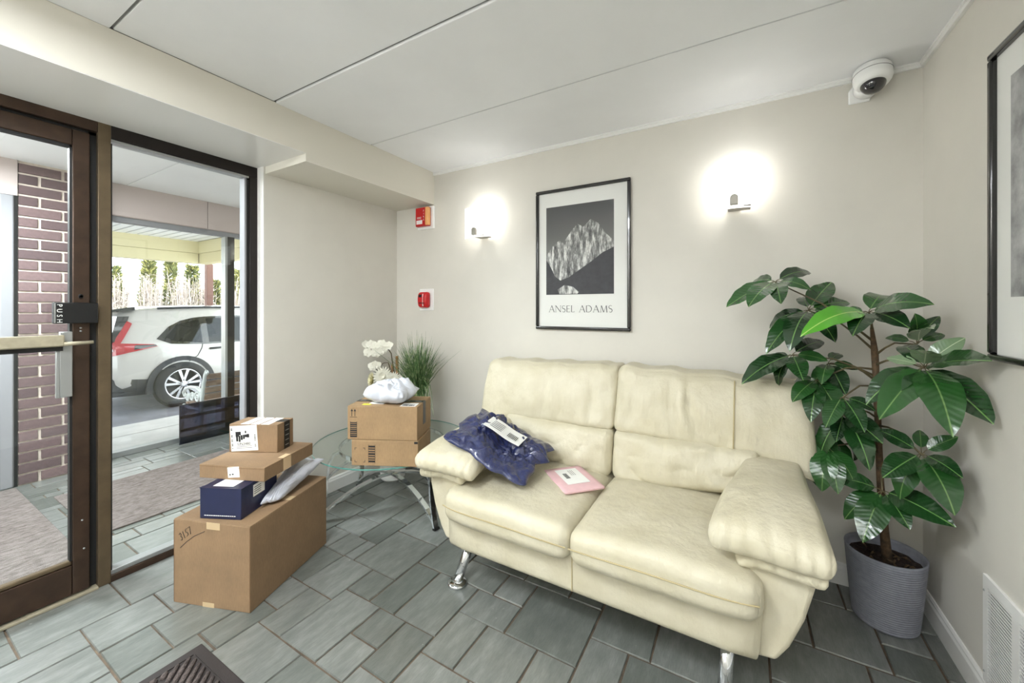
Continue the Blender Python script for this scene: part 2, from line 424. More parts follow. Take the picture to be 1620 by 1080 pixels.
# crown strips and baseboards
struct(MB().prism([(BY, 2.426), (BY - .012, 2.426), (BY - .012, 2.441), (BY - .018, 2.443), (BY - .018, CZ + .004), (BY, CZ + .004)], 'x', -2.163, RX).build('trim_3', 'trim', fix=True), 'thin white strip where the back wall meets the ceiling')
struct(MB().prism([(RX, 2.426), (RX - .012, 2.426), (RX - .012, 2.441), (RX - .018, 2.443), (RX - .018, CZ + .004), (RX, CZ + .004)], 'y', RY, BY - .018).build('trim_4', 'trim', fix=True), 'thin white strip where the right wall meets the ceiling')
def baseboard(name, x0, x1, y0, y1, side):
    prof = [(0, 0), (.014, 0), (.014, .078), (.010, .088), (.010, .095), (.005, .103), (0, .103)]
    m = MB()
    if side == 'back': m.prism([(BY - p[0], p[1]) for p in prof], 'x', x0, x1)
    if side == 'right': m.prism([(RX - p[0], p[1]) for p in prof], 'y', y0, y1)
    if side == 'left': m.prism([(LX + p[0], p[1]) for p in prof], 'y', y0, y1)
    return struct(m.build(name, 'trim', fix=True))
baseboard('baseboard_back', LX, RX, 0, 0, 'back')
baseboard('baseboard_right', 0, 0, RY, BY - .014, 'right')
baseboard('baseboard_left', 0, 0, 1.36, BY - .014, 'left')

# ------------------------------------------------------------------ slate floor, every tile its own piece
rnd = random.Random(7)
def xk(k): return -1.785 + (.0785 if k >= 0 else .075) * k
def yj(j): return 1.547 + .0795 * j
def tile_mesh(x0, x1, y0, y1, r):
    g = .0040; x0 += g; x1 -= g; y0 += g; y1 -= g; c = .002
    cx, cy = (x0 + x1) / 2, (y0 + y1) / 2
    j = lambda: r.uniform(-.0018, .0018)
    dz = [r.uniform(-.0012, .0006) for _ in range(4)]
    out = [(x0 + j(), y0 + j()), (x1 + j(), y0 + j()), (x1 + j(), y1 + j()), (x0 + j(), y1 + j())]
    vs = []
    for lv in range(3):
        for q, (x, y) in enumerate(out):
            sx = (1 if x < cx else -1); sy = (1 if y < cy else -1)
            if lv == 0: vs.append((x - cx, y - cy, -.014))
            if lv == 1: vs.append((x - cx, y - cy, -.004 + dz[q]))
            if lv == 2: vs.append((x - cx + sx * c, y - cy + sy * c, dz[q]))
    fs = [(8, 9, 10, 11)]
    for lv in (0, 4):
        for q in range(4): fs.append((lv + q, lv + (q + 1) % 4, lv + 4 + (q + 1) % 4, lv + 4 + q))
    return vs, fs, (cx, cy, 0)
FIX = [(-12,-8,-15,-11),(-12,-8,-11,-6),(-8,-5,-13,-10),(-8,-5,-10,-6),(-5,-2,-13,-11),(-5,-2,-11,-7),(-8,-6,-18,-13),(-6,-3,-16,-13),
 (-12,-10,-19,-15),(-10,-8,-18,-15),(-3,0,-16,-13),(-2,0,-13,-10),(-2,0,-10,-7),(-2,0,-7,-5),(-1,2,-5,-2),(-4,-1,-5,-2),(2,4,-4,-2),(0,4,-2,2),(4,6,-4,0),(6,9,-4,0),
 (4,7,0,3),(7,10,0,2),(10,12,0,2),(9,12,-2,0),(12,16,-2,2),(9,11,-5,-2),(11,14,-5,-2),(14,16,-5,-2),(16,18,-4,0),(18,22,-3,0),(16,19,0,3),(19,22,0,3),(22,24,0,4),
 (0,2,-8,-5),(2,5,-8,-4),(5,7,-6,-4),(5,7,-8,-6),(7,9,-7,-4),(7,9,-10,-7),(9,12,-8,-5),(0,4,-11,-8),(4,7,-10,-8),(12,15,-8,-5),
 (-5,-2,0,2),(-2,0,0,3),(-2,0,3,6),(-5,-2,2,6),(-8,-5,3,5),(-8,-5,5,8),(-8,-5,1,3),(-5,-3,-2,0),(-3,-1,-2,0),(-1,0,-2,0),(0,4,2,5),(-5,-2,6,9),
 (26,29,5,9),(29,31,5,7),(29,31,7,9),(31,33,6,9),(31,33,3,6),(24,28,2,5),(28,31,2,5),(24,26,5,7),(24,28,9,12),(28,31,9,12)]
floor = struct(MB().box(-2.78, RX + .1, RY - .1, BY + .1, -.10, -.0065).build('floor', 'grout'))
def lay_tiles(parent, K0, K1, J0, J1, fixed, clip, r):
    occ = set(); tiles = []
    for t in fixed:
        cells = [(a, b) for a in range(t[0], t[1]) for b in range(t[2], t[3])]
        if any(c in occ for c in cells): continue
        occ.update(cells); tiles.append(t)
    sizes = [(4, 4), (3, 4), (4, 3), (2, 4), (4, 2), (3, 3), (2, 3), (3, 2), (2, 2), (1, 3), (3, 1), (1, 2), (2, 1), (1, 1)]
    for b in range(J0, J1):
        for a in range(K0, K1):
            if (a, b) in occ: continue
            opts = [s for s in sizes if a + s[0] <= K1 and b + s[1] <= J1 and all((a + i, b + q) not in occ for i in range(s[0]) for q in range(s[1]))]
            big = [s for s in opts if min(s) >= 2]
            s = r.choice(big) if big else max(opts, key=lambda z: z[0] * z[1])
            tiles.append((a, a + s[0], b, b + s[1])); occ.update((a + i, b + q) for i in range(s[0]) for q in range(s[1]))
    for t in tiles:
        x0, x1, y0, y1 = max(xk(t[0]), clip[0]), min(xk(t[1]), clip[1]), max(yj(t[2]), clip[2]), min(yj(t[3]), clip[3])
        if x1 - x0 < .02 or y1 - y0 < .02: continue
        vs, fs, c = tile_mesh(x0, x1, y0, y1, r)
        o = MB().add(vs, fs).build('tile', 'slate', parent, local=True); o.location = c
lay_tiles(floor, -13, 32, -43, 12, FIX, (-2.70, RX, RY, BY), rnd)

# ------------------------------------------------------------------ glazed entry: door_1 and side window_1
w1 = sempty('window_1', (FX, 1.0, 0), 'tall side window in a dark bronze frame beside the glass door')
MB().box(-2.76, FX, .632, .677, 0, 2.24).build('mullion', 'bronze_light', w1, bevel=.002)
MB().box(-2.76, FX, .677, 1.352, 2.172, 2.24).build('head_rail', 'bronze_dark', w1, bevel=.002)
MB().box(-2.76, FX, 1.305, 1.352, 0, 2.172).build('jamb', 'bronze_dark', w1, bevel=.002)
MB().box(-2.76, FX, .677, 1.305, 0, .034).build('sill_rail', 'bronze', w1, bevel=.002)
for (y0, y1, z0, z1) in ((.677, 1.305, .034, .056), (.677, 1.305, 2.158, 2.172)):
    MB().box(-2.725, -2.667, y0, y1, z0, z1).build('glazing_bead', 'alu', w1, bevel=.002)
MB().box(-2.725, -2.667, 1.278, 1.29, .056, 2.158).build('glazing_bead', 'grey_door', w1, bevel=.002)
MB().box(-2.725, -2.668, 1.29, 1.305, .056, 2.15).build('glazing_gasket', 'rubber', w1)
MB().box(-2.725, -2.668, .677, .683, .056, 2.15).build('glazing_gasket', 'rubber', w1)
MB().box(-2.703, -2.697, .68, 1.28, .05, 2.155).build('pane', 'glass', w1)

d1 = sempty('door_1', (FX, .1, 0), 'bronze framed glass entrance door with a push bar')
DY0, DY1 = -.34, .606
MB().box(-2.76, FX, -.42, .632, 2.186, 2.24).build('frame_head', 'bronze', d1, bevel=.003)
MB().box(-2.76, FX - .004, -.42, -.36, 0, 2.186).build('frame_jamb', 'bronze', d1, bevel=.003)
MB().box(-2.75, FX - .03, .606, .632, .012, 2.186).build('frame_stop', 'rubber', d1)
MB().box(-2.75, FX - .03, -.36, .632, 2.172, 2.186).build('frame_stop', 'rubber', d1)
MB().box(-2.78, FX + .012, -.42, .632, 0, .012).build('threshold', 'alu_tan', d1, bevel=.003)
MB().box(-2.71, FX - .004, .549, DY1, .020, 2.17).build('stile', 'bronze', d1, bevel=.004)
MB().box(-2.71, FX - .004, DY0, DY0 + .057, .020, 2.17).build('stile', 'bronze', d1, bevel=.004)
MB().box(-2.71, FX - .004, DY0 + .057, .549, 2.095, 2.17).build('top_rail', 'bronze', d1, bevel=.004)
MB().box(-2.71, FX - .004, DY0 + .057, .549, .020, .155).build('bottom_rail', 'bronze', d1, bevel=.004)
MB().box(-2.70, FX - .008, DY0 + .057, .549, .155, .175).build('glazing_bead', 'bronze_light', d1, bevel=.006)
MB().box(-2.70, FX - .009, .541, .549, .175, 2.095).box(-2.70, FX - .009, DY0 + .057, .549, 2.085, 2.095).build('gasket', 'rubber', d1)
MB().box(-2.691, -2.685, DY0 + .06, .545, .165, 2.09).build('pane', 'glass', d1)
bar = MB().box(-2.645, -2.612, DY0 + .03, .516, 1.170, 1.222).build('push_bar', 'alu_tan', d1, bevel=.006)
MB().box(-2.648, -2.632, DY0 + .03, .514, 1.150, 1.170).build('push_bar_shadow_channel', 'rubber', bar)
MB().box(-2.66, -2.64, .505, .545, .938, 1.235).build('pull_plate', 'alu', d1, bevel=.003)
MB().box(-2.655, -2.64, .494, .506, .938, 1.150).build('pull_edge', 'alu', d1, bevel=.002)
MB().tube([(-2.60, .512, 1.181), (-2.592, .53, 1.183), (-2.592, .60, 1.185)], [.009, .009, .008], 10).tube([(-2.66, .522, 1.182), (-2.595, .522, 1.182)], .009, 10).build('lever', 'alu_tan', d1, smooth=True)
pp = MB().box(-2.655, -2.628, .484, .625, 1.272, 1.368).build('push_plate', 'black', d1, bevel=.004)
MB().box(-2.627, -2.6265, .485, .491, 1.276, 1.364).build('worn_edge', 'alu', pp)
for i, ch in enumerate('PUSH'):
    text(ch, .024, 'paper', pp, frame_m((-2.6275, .502, 1.354 - i * .023), (0, 0, -1), (0, 1, 0)), align='CENTER')
for z in (1.395, 1.40): MB().lathe([(.008, 0), (.008, .006)], seg=12, mat=frame_m((-2.664, .575, z), (0, 1, 0), (0, 0, 1))).build('lock_cylinder', 'rubber', d1, smooth=True)
for y, z in ((.575, 1.235), (.575, 1.25), (.58, .35), (.586, .215)):
    MB().lathe([(.004, 0), (.004, .004)], seg=8, mat=frame_m((-2.665, y, z), (0, 1, 0), (0, 0, 1))).build('screw', 'alu', d1, smooth=True)

# ------------------------------------------------------------------ vestibule
VX0, VX1, VY0, VY1 = -4.86, -2.78, -.6, 3.3
vf = struct(MB().box(-4.95, -2.78, VY0, VY1, -.10, -.0065).build('floor_entry', 'grout'))
def lay_entry():
    r = random.Random(3); y = VY0
    K0, K1 = -42, -13; occ = set()
    lay_tiles(vf, K0, K1, -27, 22, [(-17,-13,-14,-9),(-17,-13,-9,-4),(-16,-13,-4,0)], (-4.86, -2.76, VY0, VY1), r)
lay_entry()
vc = struct(MB().box(-4.98, -2.78, VY0 - .1, VY1 + .1, 2.472, 2.6).build('ceiling_entry', 'seam'))
for a, b in ((VY0, .40), (.405, 1.32), (1.325, 2.22), (2.225, VY1)):
    MB().box(-4.82, -2.78, a, b, 2.458, 2.473).build('ceiling_panel', 'ceiling', vc)
struct(MB().box(-4.98, -2.78, VY1, VY1 + .1, -.1, 2.6).build('wall_entry_right', 'wall'))
struct(MB().box(-4.98, -2.78, VY0 - .1, VY0, -.1, 2.6).build('wall_entry_left', 'wall'))
struct(MB().box(-2.80, -2.781, VY0, -.42, -.1, 2.6).box(-2.80, -2.781, 1.355, VY1, -.1, 2.6).box(-2.80, -2.781, -.42, 1.355, 2.25, 2.6).build('wall_entry_inner', 'wall'))
bk = struct(MB().box(-4.98, -4.82, 1.125, VY1, 2.17, 2.6).build('wall_bulkhead', 'mauve'))
for a, b in ((1.13, 1.95), (1.955, 3.29)):
    MB().box(-4.82, -4.808, a, b, 2.175, 2.457).build('panel', 'mauve', bk)
# brick pier
br = struct(MB().box(-4.98, -4.712, .69, 1.125, -.02, 2.47).build('wall_brick', 'grout_pale'))
BL, BH, BJ = .203, .069, .0125
brick_me = {}
def brick_at(y0, y1, z0):
    key = round(y1 - y0, 3)
    if key not in brick_me:
        h = (y1 - y0) / 2; me = rounded(.006, h, BH / 2, .003, 1) if False else MB().add(
            [(-.006, -h, -BH / 2), (-.006, h, -BH / 2), (-.006, h, BH / 2), (-.006, -h, BH / 2), (.006, -h + .003, -BH / 2 + .003), (.006, h - .003, -BH / 2 + .003), (.006, h - .003, BH / 2 - .003), (.006, -h + .003, BH / 2 - .003)],
            [(4, 5, 6, 7), (0, 1, 5, 4), (1, 2, 6, 5), (2, 3, 7, 6), (3, 0, 4, 7)]).mesh('brick')
        me.materials.append(M['brick']); brick_me[key] = me
    o = bpy.data.objects.new('brick', brick_me[key]); COL.objects.link(o); o.parent = br
    o.location = (-4.706 + rnd.uniform(-.001, .001), (y0 + y1) / 2, z0 + BH / 2)
for c in range(30):
    z = 2.452 - (c + 1) * (BH + BJ)
    if z < 0: continue
    y = .692
    for L in ((.218, .203) if c % 2 == 0 else (.096, .203, .12)):
        e = min(y + L, 1.122); brick_at(y, e, z); y = e + .016
        if y > 1.11: break
# grey steel door beside the brick
d2 = sempty('door_2', (-4.72, .1, 0), 'grey steel door and frame beside the brick pier')
MB().box(-4.98, -4.70, VY0, .688, 2.19, 2.458).build('transom_panel', 'mauve', d2)
MB().box(-4.98, -4.695, .60, .672, 0, 2.19).build('frame_jamb', 'grey_door', d2, bevel=.01)
MB().box(-4.98, -4.705, .672, .690, 0, 2.458).build('frame_edge', 'black', d2)
MB().box(-4.98, -4.695, VY0, .60, 2.11, 2.19).build('frame_head', 'grey_door', d2, bevel=.01)
MB().box(-4.90, -4.75, VY0, .598, .01, 2.108).build('door_leaf', 'grey_door', d2, bevel=.004)
# outer glazing
w2 = sempty('window_2', (-4.88, 2.0, 0), 'outer glass front of the vestibule facing the driveway')
MB().box(-4.93, -4.84, 1.125, VY1, 2.125, 2.17).build('head_rail', 'grey_door', w2)
MB().box(-4.93, -4.84, 1.125, VY1, 0, .05).build('sill_rail', 'alu', w2, bevel=.004)
MB().box(-4.93, -4.84, 1.125, 1.17, .05, 2.125).build('jamb', 'bronze', w2)
MB().box(-4.93, -4.84, 2.128, 2.150, .05, 2.125).build('mullion', 'alu', w2)
MB().box(-4.93, -4.84, 2.150, 2.218, .05, 2.125).build('mullion', 'bronze_dark', w2)
MB().box(-4.93, -4.84, VY1 - .05, VY1, .05, 2.125).build('jamb', 'bronze', w2)
MB().box(-4.888, -4.882, 1.17, 2.128, .05, 2.125).build('pane', 'glass', w2)
MB().box(-4.888, -4.882, 2.218, VY1 - .05, .05, 2.125).build('pane', 'glass', w2)
# carpets
tag(MB().box(-4.66, -2.86, -.55, .675, -.002, .009).build('entrance_mat', 'carpet', bevel=.003), 'large brown entrance carpet behind the glass door', 'mat', 'entry carpets')
tag(MB().box(-4.20, -3.27, .775, 2.7, -.002, .009).build('entrance_mat', 'carpet', bevel=.003), 'brown carpet runner behind the tall side window', 'mat', 'entry carpets')
# dark see-through sheet standing in for an unidentified dark patch
pn = thing('dark_stand_in', 'dark tinted stand-in sheet for an unidentified dark patch at the outer glass', 'panel', (-4.76, 1.95, 0))
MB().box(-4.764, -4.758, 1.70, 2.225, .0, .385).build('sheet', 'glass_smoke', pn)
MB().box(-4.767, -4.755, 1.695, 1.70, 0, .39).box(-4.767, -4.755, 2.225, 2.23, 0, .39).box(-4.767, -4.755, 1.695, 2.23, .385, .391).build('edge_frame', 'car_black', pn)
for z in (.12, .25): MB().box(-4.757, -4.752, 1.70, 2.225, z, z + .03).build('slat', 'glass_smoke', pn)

# ------------------------------------------------------------------ outdoors
struct(MB().box(-6.55, -4.93, -6, 14, -.3, -.09).build('ground_walkway', 'concrete', bevel=.02))
struct(MB().box(-6.0, -5.985, -6, 14, -.095, -.0885).build('trim_5', 'seam'), 'joint line along the concrete walkway')
struct(MB().box(-14.5, -6.55, -14, 24, -.5, -.25).build('ground_driveway', 'asphalt'))
struct(MB().box(-60, -14.5, -40, 50, -.5, -.15).build('ground_verge', 'mulch'))
cn = thing('entrance_canopy', 'cream sided canopy over the driveway with a ribbed white underside', 'canopy', (-7.2, 2, 2.69))
MB().box(-9.7, -4.98, -6, 3.9, 2.72, 2.9).build('roof_deck', 'bronze_dark', cn)
sl = MB().box(-4.70, 0, -.064, .064, -.012, .012).mesh('soffit_slat'); sl.materials.append(M['vinyl'])
y = 3.6
while y > -2.4:
    o = bpy.data.objects.new('soffit_slat', sl); COL.objects.link(o); o.parent = cn; o.location = Vector((-4.98 + 7.2, y - 2, 2.705 - 2.69)); y -= .155
for z0, z1, t in ((2.46, 2.70, .0), (2.26, 2.455, .02)):
    MB().box(-9.7 - t, -9.5 - t, -6, 3.7, z0, z1).build('fascia_board', 'fascia', cn)
    MB().box(-9.7, -4.98, 3.7 + t, 3.9 + t, z0, z1).build('fascia_board', 'fascia', cn)
tag(MB().box(-9.98, -9.86, 3.99, 4.11, -.25, 2.30).build('canopy_post', 'post_brown', bevel=.01), 'brown square post carrying the far canopy corner', 'post')

# park bench
def bench():
    b = thing('park_bench', 'wooden slatted bench with pale scrolled iron ends outside the glass', 'bench', (-5.35, 2.7, -.09))
    y0, y1 = 2.08, 3.45
    for k in range(5):
        z = .235 + k * .078; x = -5.235 + k * .022
        MB().box(x - .012, x + .012, y0, y1, z, z + .06).build('back_slat', 'wood', b, bevel=.004)
    for k in range(5):
        x = -5.30 - k * .085
        MB().box(x - .035, x + .035, y0, y1, .215, .24).build('seat_slat', 'wood', b, bevel=.004)
    for yy in (y0 - .012, y1 + .012):
        m = MB()
        up = [(-5.30, yy, -.09), (-5.255, yy, .05), (-5.25, yy, .22), (-5.20, yy, .45), (-5.15, yy, .60), (-5.12, yy, .645), (-5.10, yy, .63), (-5.11, yy, .605)]
        m.tube(up, [.024, .022, .022, .022, .02, .018, .015, .012], 8)
        m.tube([(-5.25, yy, .20), (-5.5, yy, .19), (-5.68, yy, .20), (-5.72, yy, .10), (-5.75, yy, -.09)], .02, 8)
        arm = [(-5.22, yy, .40), (-5.36, yy, .44), (-5.52, yy, .43), (-5.64, yy, .40), (-5.69, yy, .35), (-5.66, yy, .31), (-5.62, yy, .33)]
        m.tube(arm, [.018] * 5 + [.015, .012], 8)
        fr = m.build('end_frame', 'iron', b, smooth=True)
        for cx, cz, r in ((-5.34, .33, .07), (-5.47, .32, .055), (-5.58, .30, .05), (-5.40, .08, .06), (-5.55, .08, .06)):
            pts = [(cx + r * (1 - t / 16) * math.cos(t * .8), yy, cz + r * (1 - t / 16) * math.sin(t * .8)) for t in range(14)]
            MB().tube(pts, .011, 6).build('scroll', 'iron', fr, smooth=True)
bench()

# car (local: u along its length, x across, z above ground)
def car():
    G = -.25; Y0 = 1.93; XC = -8.82; HW = .915
    c = thing('suv_car', 'white sport utility car parked under the canopy outside', 'car', (XC, Y0 + 2.3, G))
    st = [(0, .62, .80, .50), (.05, .74, .98, .36), (.14, .82, 1.12, .30), (.24, .87, 1.50, .27), (.40, .90, 1.60, .25), (.9, .915, 1.645, .22), (1.8, .92, 1.66, .20), (2.3, .92, 1.64, .20),
          (2.75, .92, 1.52, .20), (3.2, .92, 1.25, .20), (3.5, .915, 1.09, .20), (4.0, .90, 1.03, .22), (4.35, .85, .95, .26), (4.52, .75, .82, .34), (4.6, .60, .70, .45)]
    def interp(u):
        for i in range(len(st) - 1):
            if st[i][0] <= u <= st[i + 1][0]:
                f = (u - st[i][0]) / (st[i + 1][0] - st[i][0]); return [st[i][k] * (1 - f) + st[i + 1][k] * f for k in (1, 2, 3)]
        return list(st[0][1:]) if u < 0 else list(st[-1][1:])
    def section(u):
        W, T, B = interp(u); belt = min(1.03, T - .04)
        pts = [(W * .90, B), (W * .975, B + .14), (W, B + (belt - B) * .5), (W * .985, belt - .08), (W * .955, belt)]
        tg = max(T - belt, .03)
        pts += [(W * .955 - .18 * tg, belt + tg * .5), (W * .955 - .38 * tg, belt + tg * .86), (W * .62, belt + tg * .975), (W * .3, T), (0, T + .004)]
        return pts
    def side(u, z):
        p = section(u)
        for a, b in zip(p, p[1:]):
            if a[1] <= z <= b[1] and b[1] > a[1]: return a[0] + (b[0] - a[0]) * (z - a[1]) / (b[1] - a[1])
        return p[0][0] if z < p[0][1] else p[-3][0]
    def W3(u, x, z): return Vector((XC + x, Y0 + u, G + z))
    us = sorted(set([s[0] for s in st] + [.02, .09, .3, .6, 1.2, 1.5, 3.35, 3.75, 4.2]))
    m = MB(); n = 19
    for u in us:
        p = section(u); ring = [(x, z) for x, z in p] + [(-x, z) for x, z in reversed(p[:-1])]
        m.v += [W3(u, x, z) for x, z in ring]
    for i in range(len(us) - 1):
        for k in range(n - 1): m.f.append((i * n + k, i * n + k + 1, (i + 1) * n + k + 1, (i + 1) * n + k))
        m.f.append((i * n + n - 1, i * n, (i + 1) * n, (i + 1) * n + n - 1))
    m.f += [tuple(range(n)), tuple(range((len(us) - 1) * n + n - 1, (len(us) - 1) * n - 1, -1))]
    body = m.build('body', 'car_white', c, smooth=True, fix=True)
    sb = body.modifiers.new('s', 'SUBSURF'); sb.levels = 1; sb.render_levels = 1
    def patch(name, poly, mat, parent, off=.012, sgn=1, sub=8):
        # strip between upper and lower outline sampled along u
        us_ = [p[0] for p in poly]; a, b = min(us_), max(us_); mm = MB(); N = 14; rows = []
        for i in range(N + 1):
            u = a + (b - a) * (i + .02 * (i == 0) - .02 * (i == N)) / N; zs = []
            for (p, q) in zip(poly, poly[1:] + poly[:1]):
                if (p[0] - u) * (q[0] - u) <= 0 and p[0] != q[0]: zs.append(p[1] + (q[1] - p[1]) * (u - p[0]) / (q[0] - p[0]))
            lo, hi = (min(zs), max(zs)) if zs else (poly[0][1], poly[0][1]); rows.append((u, lo, hi))
        K = 4
        for o_ in (off, -.02):
            for u, lo, hi in rows:
                for k in range(K + 1):
                    z = lo + (hi - lo) * k / K; mm.v.append(W3(u, sgn * (side(u, z) + o_), z))
        L = (N + 1) * (K + 1)
        for i in range(N):
            for k in range(K): mm.f.append((i * (K + 1) + k, i * (K + 1) + k + 1, (i + 1) * (K + 1) + k + 1, (i + 1) * (K + 1) + k))
            for k in (0, K): mm.f.append((i * (K + 1) + k, (i + 1) * (K + 1) + k, L + (i + 1) * (K + 1) + k, L + i * (K + 1) + k))
        return mm.build(name, mat, parent, smooth=False, fix=True)
    for s in (1, -1):
        sur = patch('window_surround', [(.62, 1.11), (.80, 1.02), (1.3, .985), (2.8, 1.0), (3.02, 1.04), (2.5, 1.38), (1.9, 1.47), (1.2, 1.45), (.85, 1.36)], 'car_glossblack', c, .006, s)
        patch('side_window', [(.74, 1.13), (.86, 1.06), (1.22, 1.02), (1.22, 1.405), (.9, 1.33)], 'glass_smoke', sur, .014, s)
        patch('side_window', [(1.32, 1.02), (1.98, 1.02), (1.98, 1.44), (1.32, 1.42)], 'glass_smoke', sur, .014, s)
        patch('side_window', [(2.08, 1.02), (2.86, 1.045), (2.45, 1.35), (2.08, 1.43)], 'glass_smoke', sur, .014, s)
        tl = patch('tail_lamp', [(.03, .86), (.30, .93), (.62, 1.00), (.60, 1.03), (.30, 1.06), (.06, 1.08)], 'tail_red', c, .012, s)
        patch('tail_lamp_dark', [(.34, .965), (.61, 1.005), (.60, 1.025), (.36, 1.035)], 'car_glossblack', tl, .018, s)
        patch('tail_lamp_lens', [(.06, .94), (.13, .95), (.13, .985), (.07, .99)], 'tail_clear', tl, .02, s)
        patch('tail_lamp_riser', [(.12, 1.06), (.20, 1.05), (.36, 1.36), (.31, 1.40)], 'tail_red', c, .012, s)
        patch('sill_cladding', [(.06, .26), (4.5, .24), (4.5, .36), (3.9, .40), (1.2, .40), (.5, .50), (.06, .54)], 'car_black', c, .014, s)
        for u in (1.90, 1.28):
            MB().tube([W3(u + .03, s * (side(u, .9) + .018), .905), W3(u + .22, s * (side(u, .9) + .022), .91)], .018, 8).build('door_handle', 'car_black', c, smooth=True)
        for uu, zz in (([1.02, 1.14, 1.2, 1.22], [.72, .80, .92, 1.0]), ([2.03] * 3, [.4, .7, 1.0])):
            MB().tube([W3(a, s * (side(a, b) + .002), b) for a, b in zip(uu, zz)], .006, 5).build('door_seam', 'car_black', c)
        MB().tube([W3(u, s * (section(u)[6][0] - .02), section(u)[6][1] + .05) for u in (.7, 1.2, 1.9, 2.4)], .018, 8).build('roof_rail', 'car_black', c, smooth=True)
        for uc in (.93, 3.63):
            a = MB()
            R1, R2 = .455, .385
            ang = [math.radians(-12 + 204 * i / 20) for i in range(21)]
            for xo in (side(uc, .6) + .015, side(uc, .6) - .12):
                for t in ang:
                    for R in (R1, R2): a.v.append(W3(uc + R * math.cos(t), s * xo, .36 + R * math.sin(t)))
            for i in range(20):
                a.f += [(i * 2, i * 2 + 1, i * 2 + 3, i * 2 + 2), (i * 2, i * 2 + 2, 42 + i * 2 + 2, 42 + i * 2), (i * 2 + 1, 42 + i * 2 + 1, 42 + i * 2 + 3, i * 2 + 3)]
            a.build('arch_cladding', 'car_black', c, fix=True)
            xw = s * (side(uc, .6) + .004)
            fm = frame_m(W3(uc, xw - s * .02, .36), (0, 1, 0), (0, 0, 1))
            MB().lathe([(.39, -.004), (.39, .004)], seg=32, mat=fm).build('wheel_well', 'rubber', c)
            wh = MB().lathe([(.23, -.10), (.33, -.10), (.355, -.06), (.36, 0), (.355, .05), (.33, .075), (.27, .08), (.245, .07), (.245, .03)], seg=40, mat=frame_m(W3(uc, xw - s * .03, .36), (0, s, 0), (0, 0, 1))).build('wheel', 'tyre', c, smooth=True)
            hm = frame_m(W3(uc, xw - s * .03, .36), (0, s, 0), (0, 0, 1))
            MB().lathe([(.25, .02), (.25, .072), (.232, .075), (.225, .03)], seg=40, cap=False, mat=hm).build('rim', 'alloy', wh, smooth=True)
            MB().lathe([(.23, .0), (.23, .012)], seg=32, mat=hm).build('brake_shadow_disc', 'car_black', wh)
            sp = MB()
            for q in range(5):
                t0 = 2 * PI * q / 5 + .3
                for dt in (-.16, .16):
                    aa, bb = t0 + dt * .5, t0 + dt * 1.5
                    v = [(.05 * math.cos(aa - .3), .05 * math.sin(aa - .3)), (.05 * math.cos(aa + .3), .05 * math.sin(aa + .3)), (.236 * math.cos(bb + .085), .236 * math.sin(bb + .085)), (.236 * math.cos(bb - .085), .236 * math.sin(bb - .085))]
                    sp.add([hm @ Vector((x, y, .05)) for x, y in v] + [hm @ Vector((x, y, .066)) for x, y in v], [(4, 5, 6, 7), (0, 1, 5, 4), (1, 2, 6, 5), (2, 3, 7, 6), (3, 0, 4, 7)])
            sp.lathe([(.05, .04), (.05, .07), (.03, .078)], seg=16, mat=hm)
            sp.build('spokes', 'alloy', wh)
    # rear window, spoiler and bumper
    MB().add([W3(.10, x, 1.09) for x in (-.78, .78)] + [W3(.205, x, 1.47) for x in (.68, -.68)] + [W3(.22, x, 1.09) for x in (-.78, .78)] + [W3(.34, x, 1.47) for x in (.68, -.68)],
             [(0, 1, 2, 3), (0, 4, 5, 1), (1, 5, 6, 2), (2, 6, 7, 3), (3, 7, 4, 0), (4, 7, 6, 5)]).build('rear_window', 'car_glossblack', c, fix=True)
    MB().prism([(Y0 + .10, G + 1.535), (Y0 + .42, G + 1.56), (Y0 + .42, G + 1.62), (Y0 + .30, G + 1.60), (Y0 + .10, G + 1.565)], 'x', XC - .66, XC + .66).build('spoiler', 'car_glossblack', c, fix=True, bevel=.01)
    MB().prism([(Y0 - .03, G + .36), (Y0 + .3, G + .30), (Y0 + .3, G + .52), (Y0 - .03, G + .58)], 'x', XC - .80, XC + .80).build('rear_bumper', 'car_black', c, fix=True, bevel=.03)
    for x in (-.72, .72): MB().box(XC + x - .10, XC + x + .10, Y0 - .04, Y0 + .02, G + .50, G + .56).build('reflector', 'tail_red', c, bevel=.01)
car()

# evergreens and bare shrubs along the verge
def evergreen(x, y, h, w, seed, label, mat='everg'):
    r = random.Random(seed); t = thing('evergreen_tree', label, 'tree', (x, y, -.15), 0, 'evergreens along the far side of the driveway')
    MB().tube([(x, y, -.15), (x, y, h * .8)], [.06, .02], 6).build('trunk', 'trunk', t)
    m = MB(); m2 = MB()
    for i in range(1500):
        z = r.random() ** .8; R = w * (1 - z * .75) * (.5 + .5 * r.random()); a = r.uniform(0, 2 * PI)
        p = Vector((x + R * math.cos(a), y + R * math.sin(a), .1 + z * h)); s = r.uniform(.06, .13)
        d = Vector((math.cos(a) + r.uniform(-.6, .6), math.sin(a) + r.uniform(-.6, .6), r.uniform(.2, 1.4))).normalized(); e = d.orthogonal().normalized(); e.rotate(Matrix.Rotation(r.uniform(0, 6), 3, d))
        (m2 if r.random() < .35 else m).add([p - e * s * .4, p + e * s * .4, p + d * s * 1.6], [(0, 1, 2)])
    f = m.build('foliage', mat, t); f['kind'] = 'stuff'; f = m2.build('foliage_tips', 'everg_y', t); f['kind'] = 'stuff'
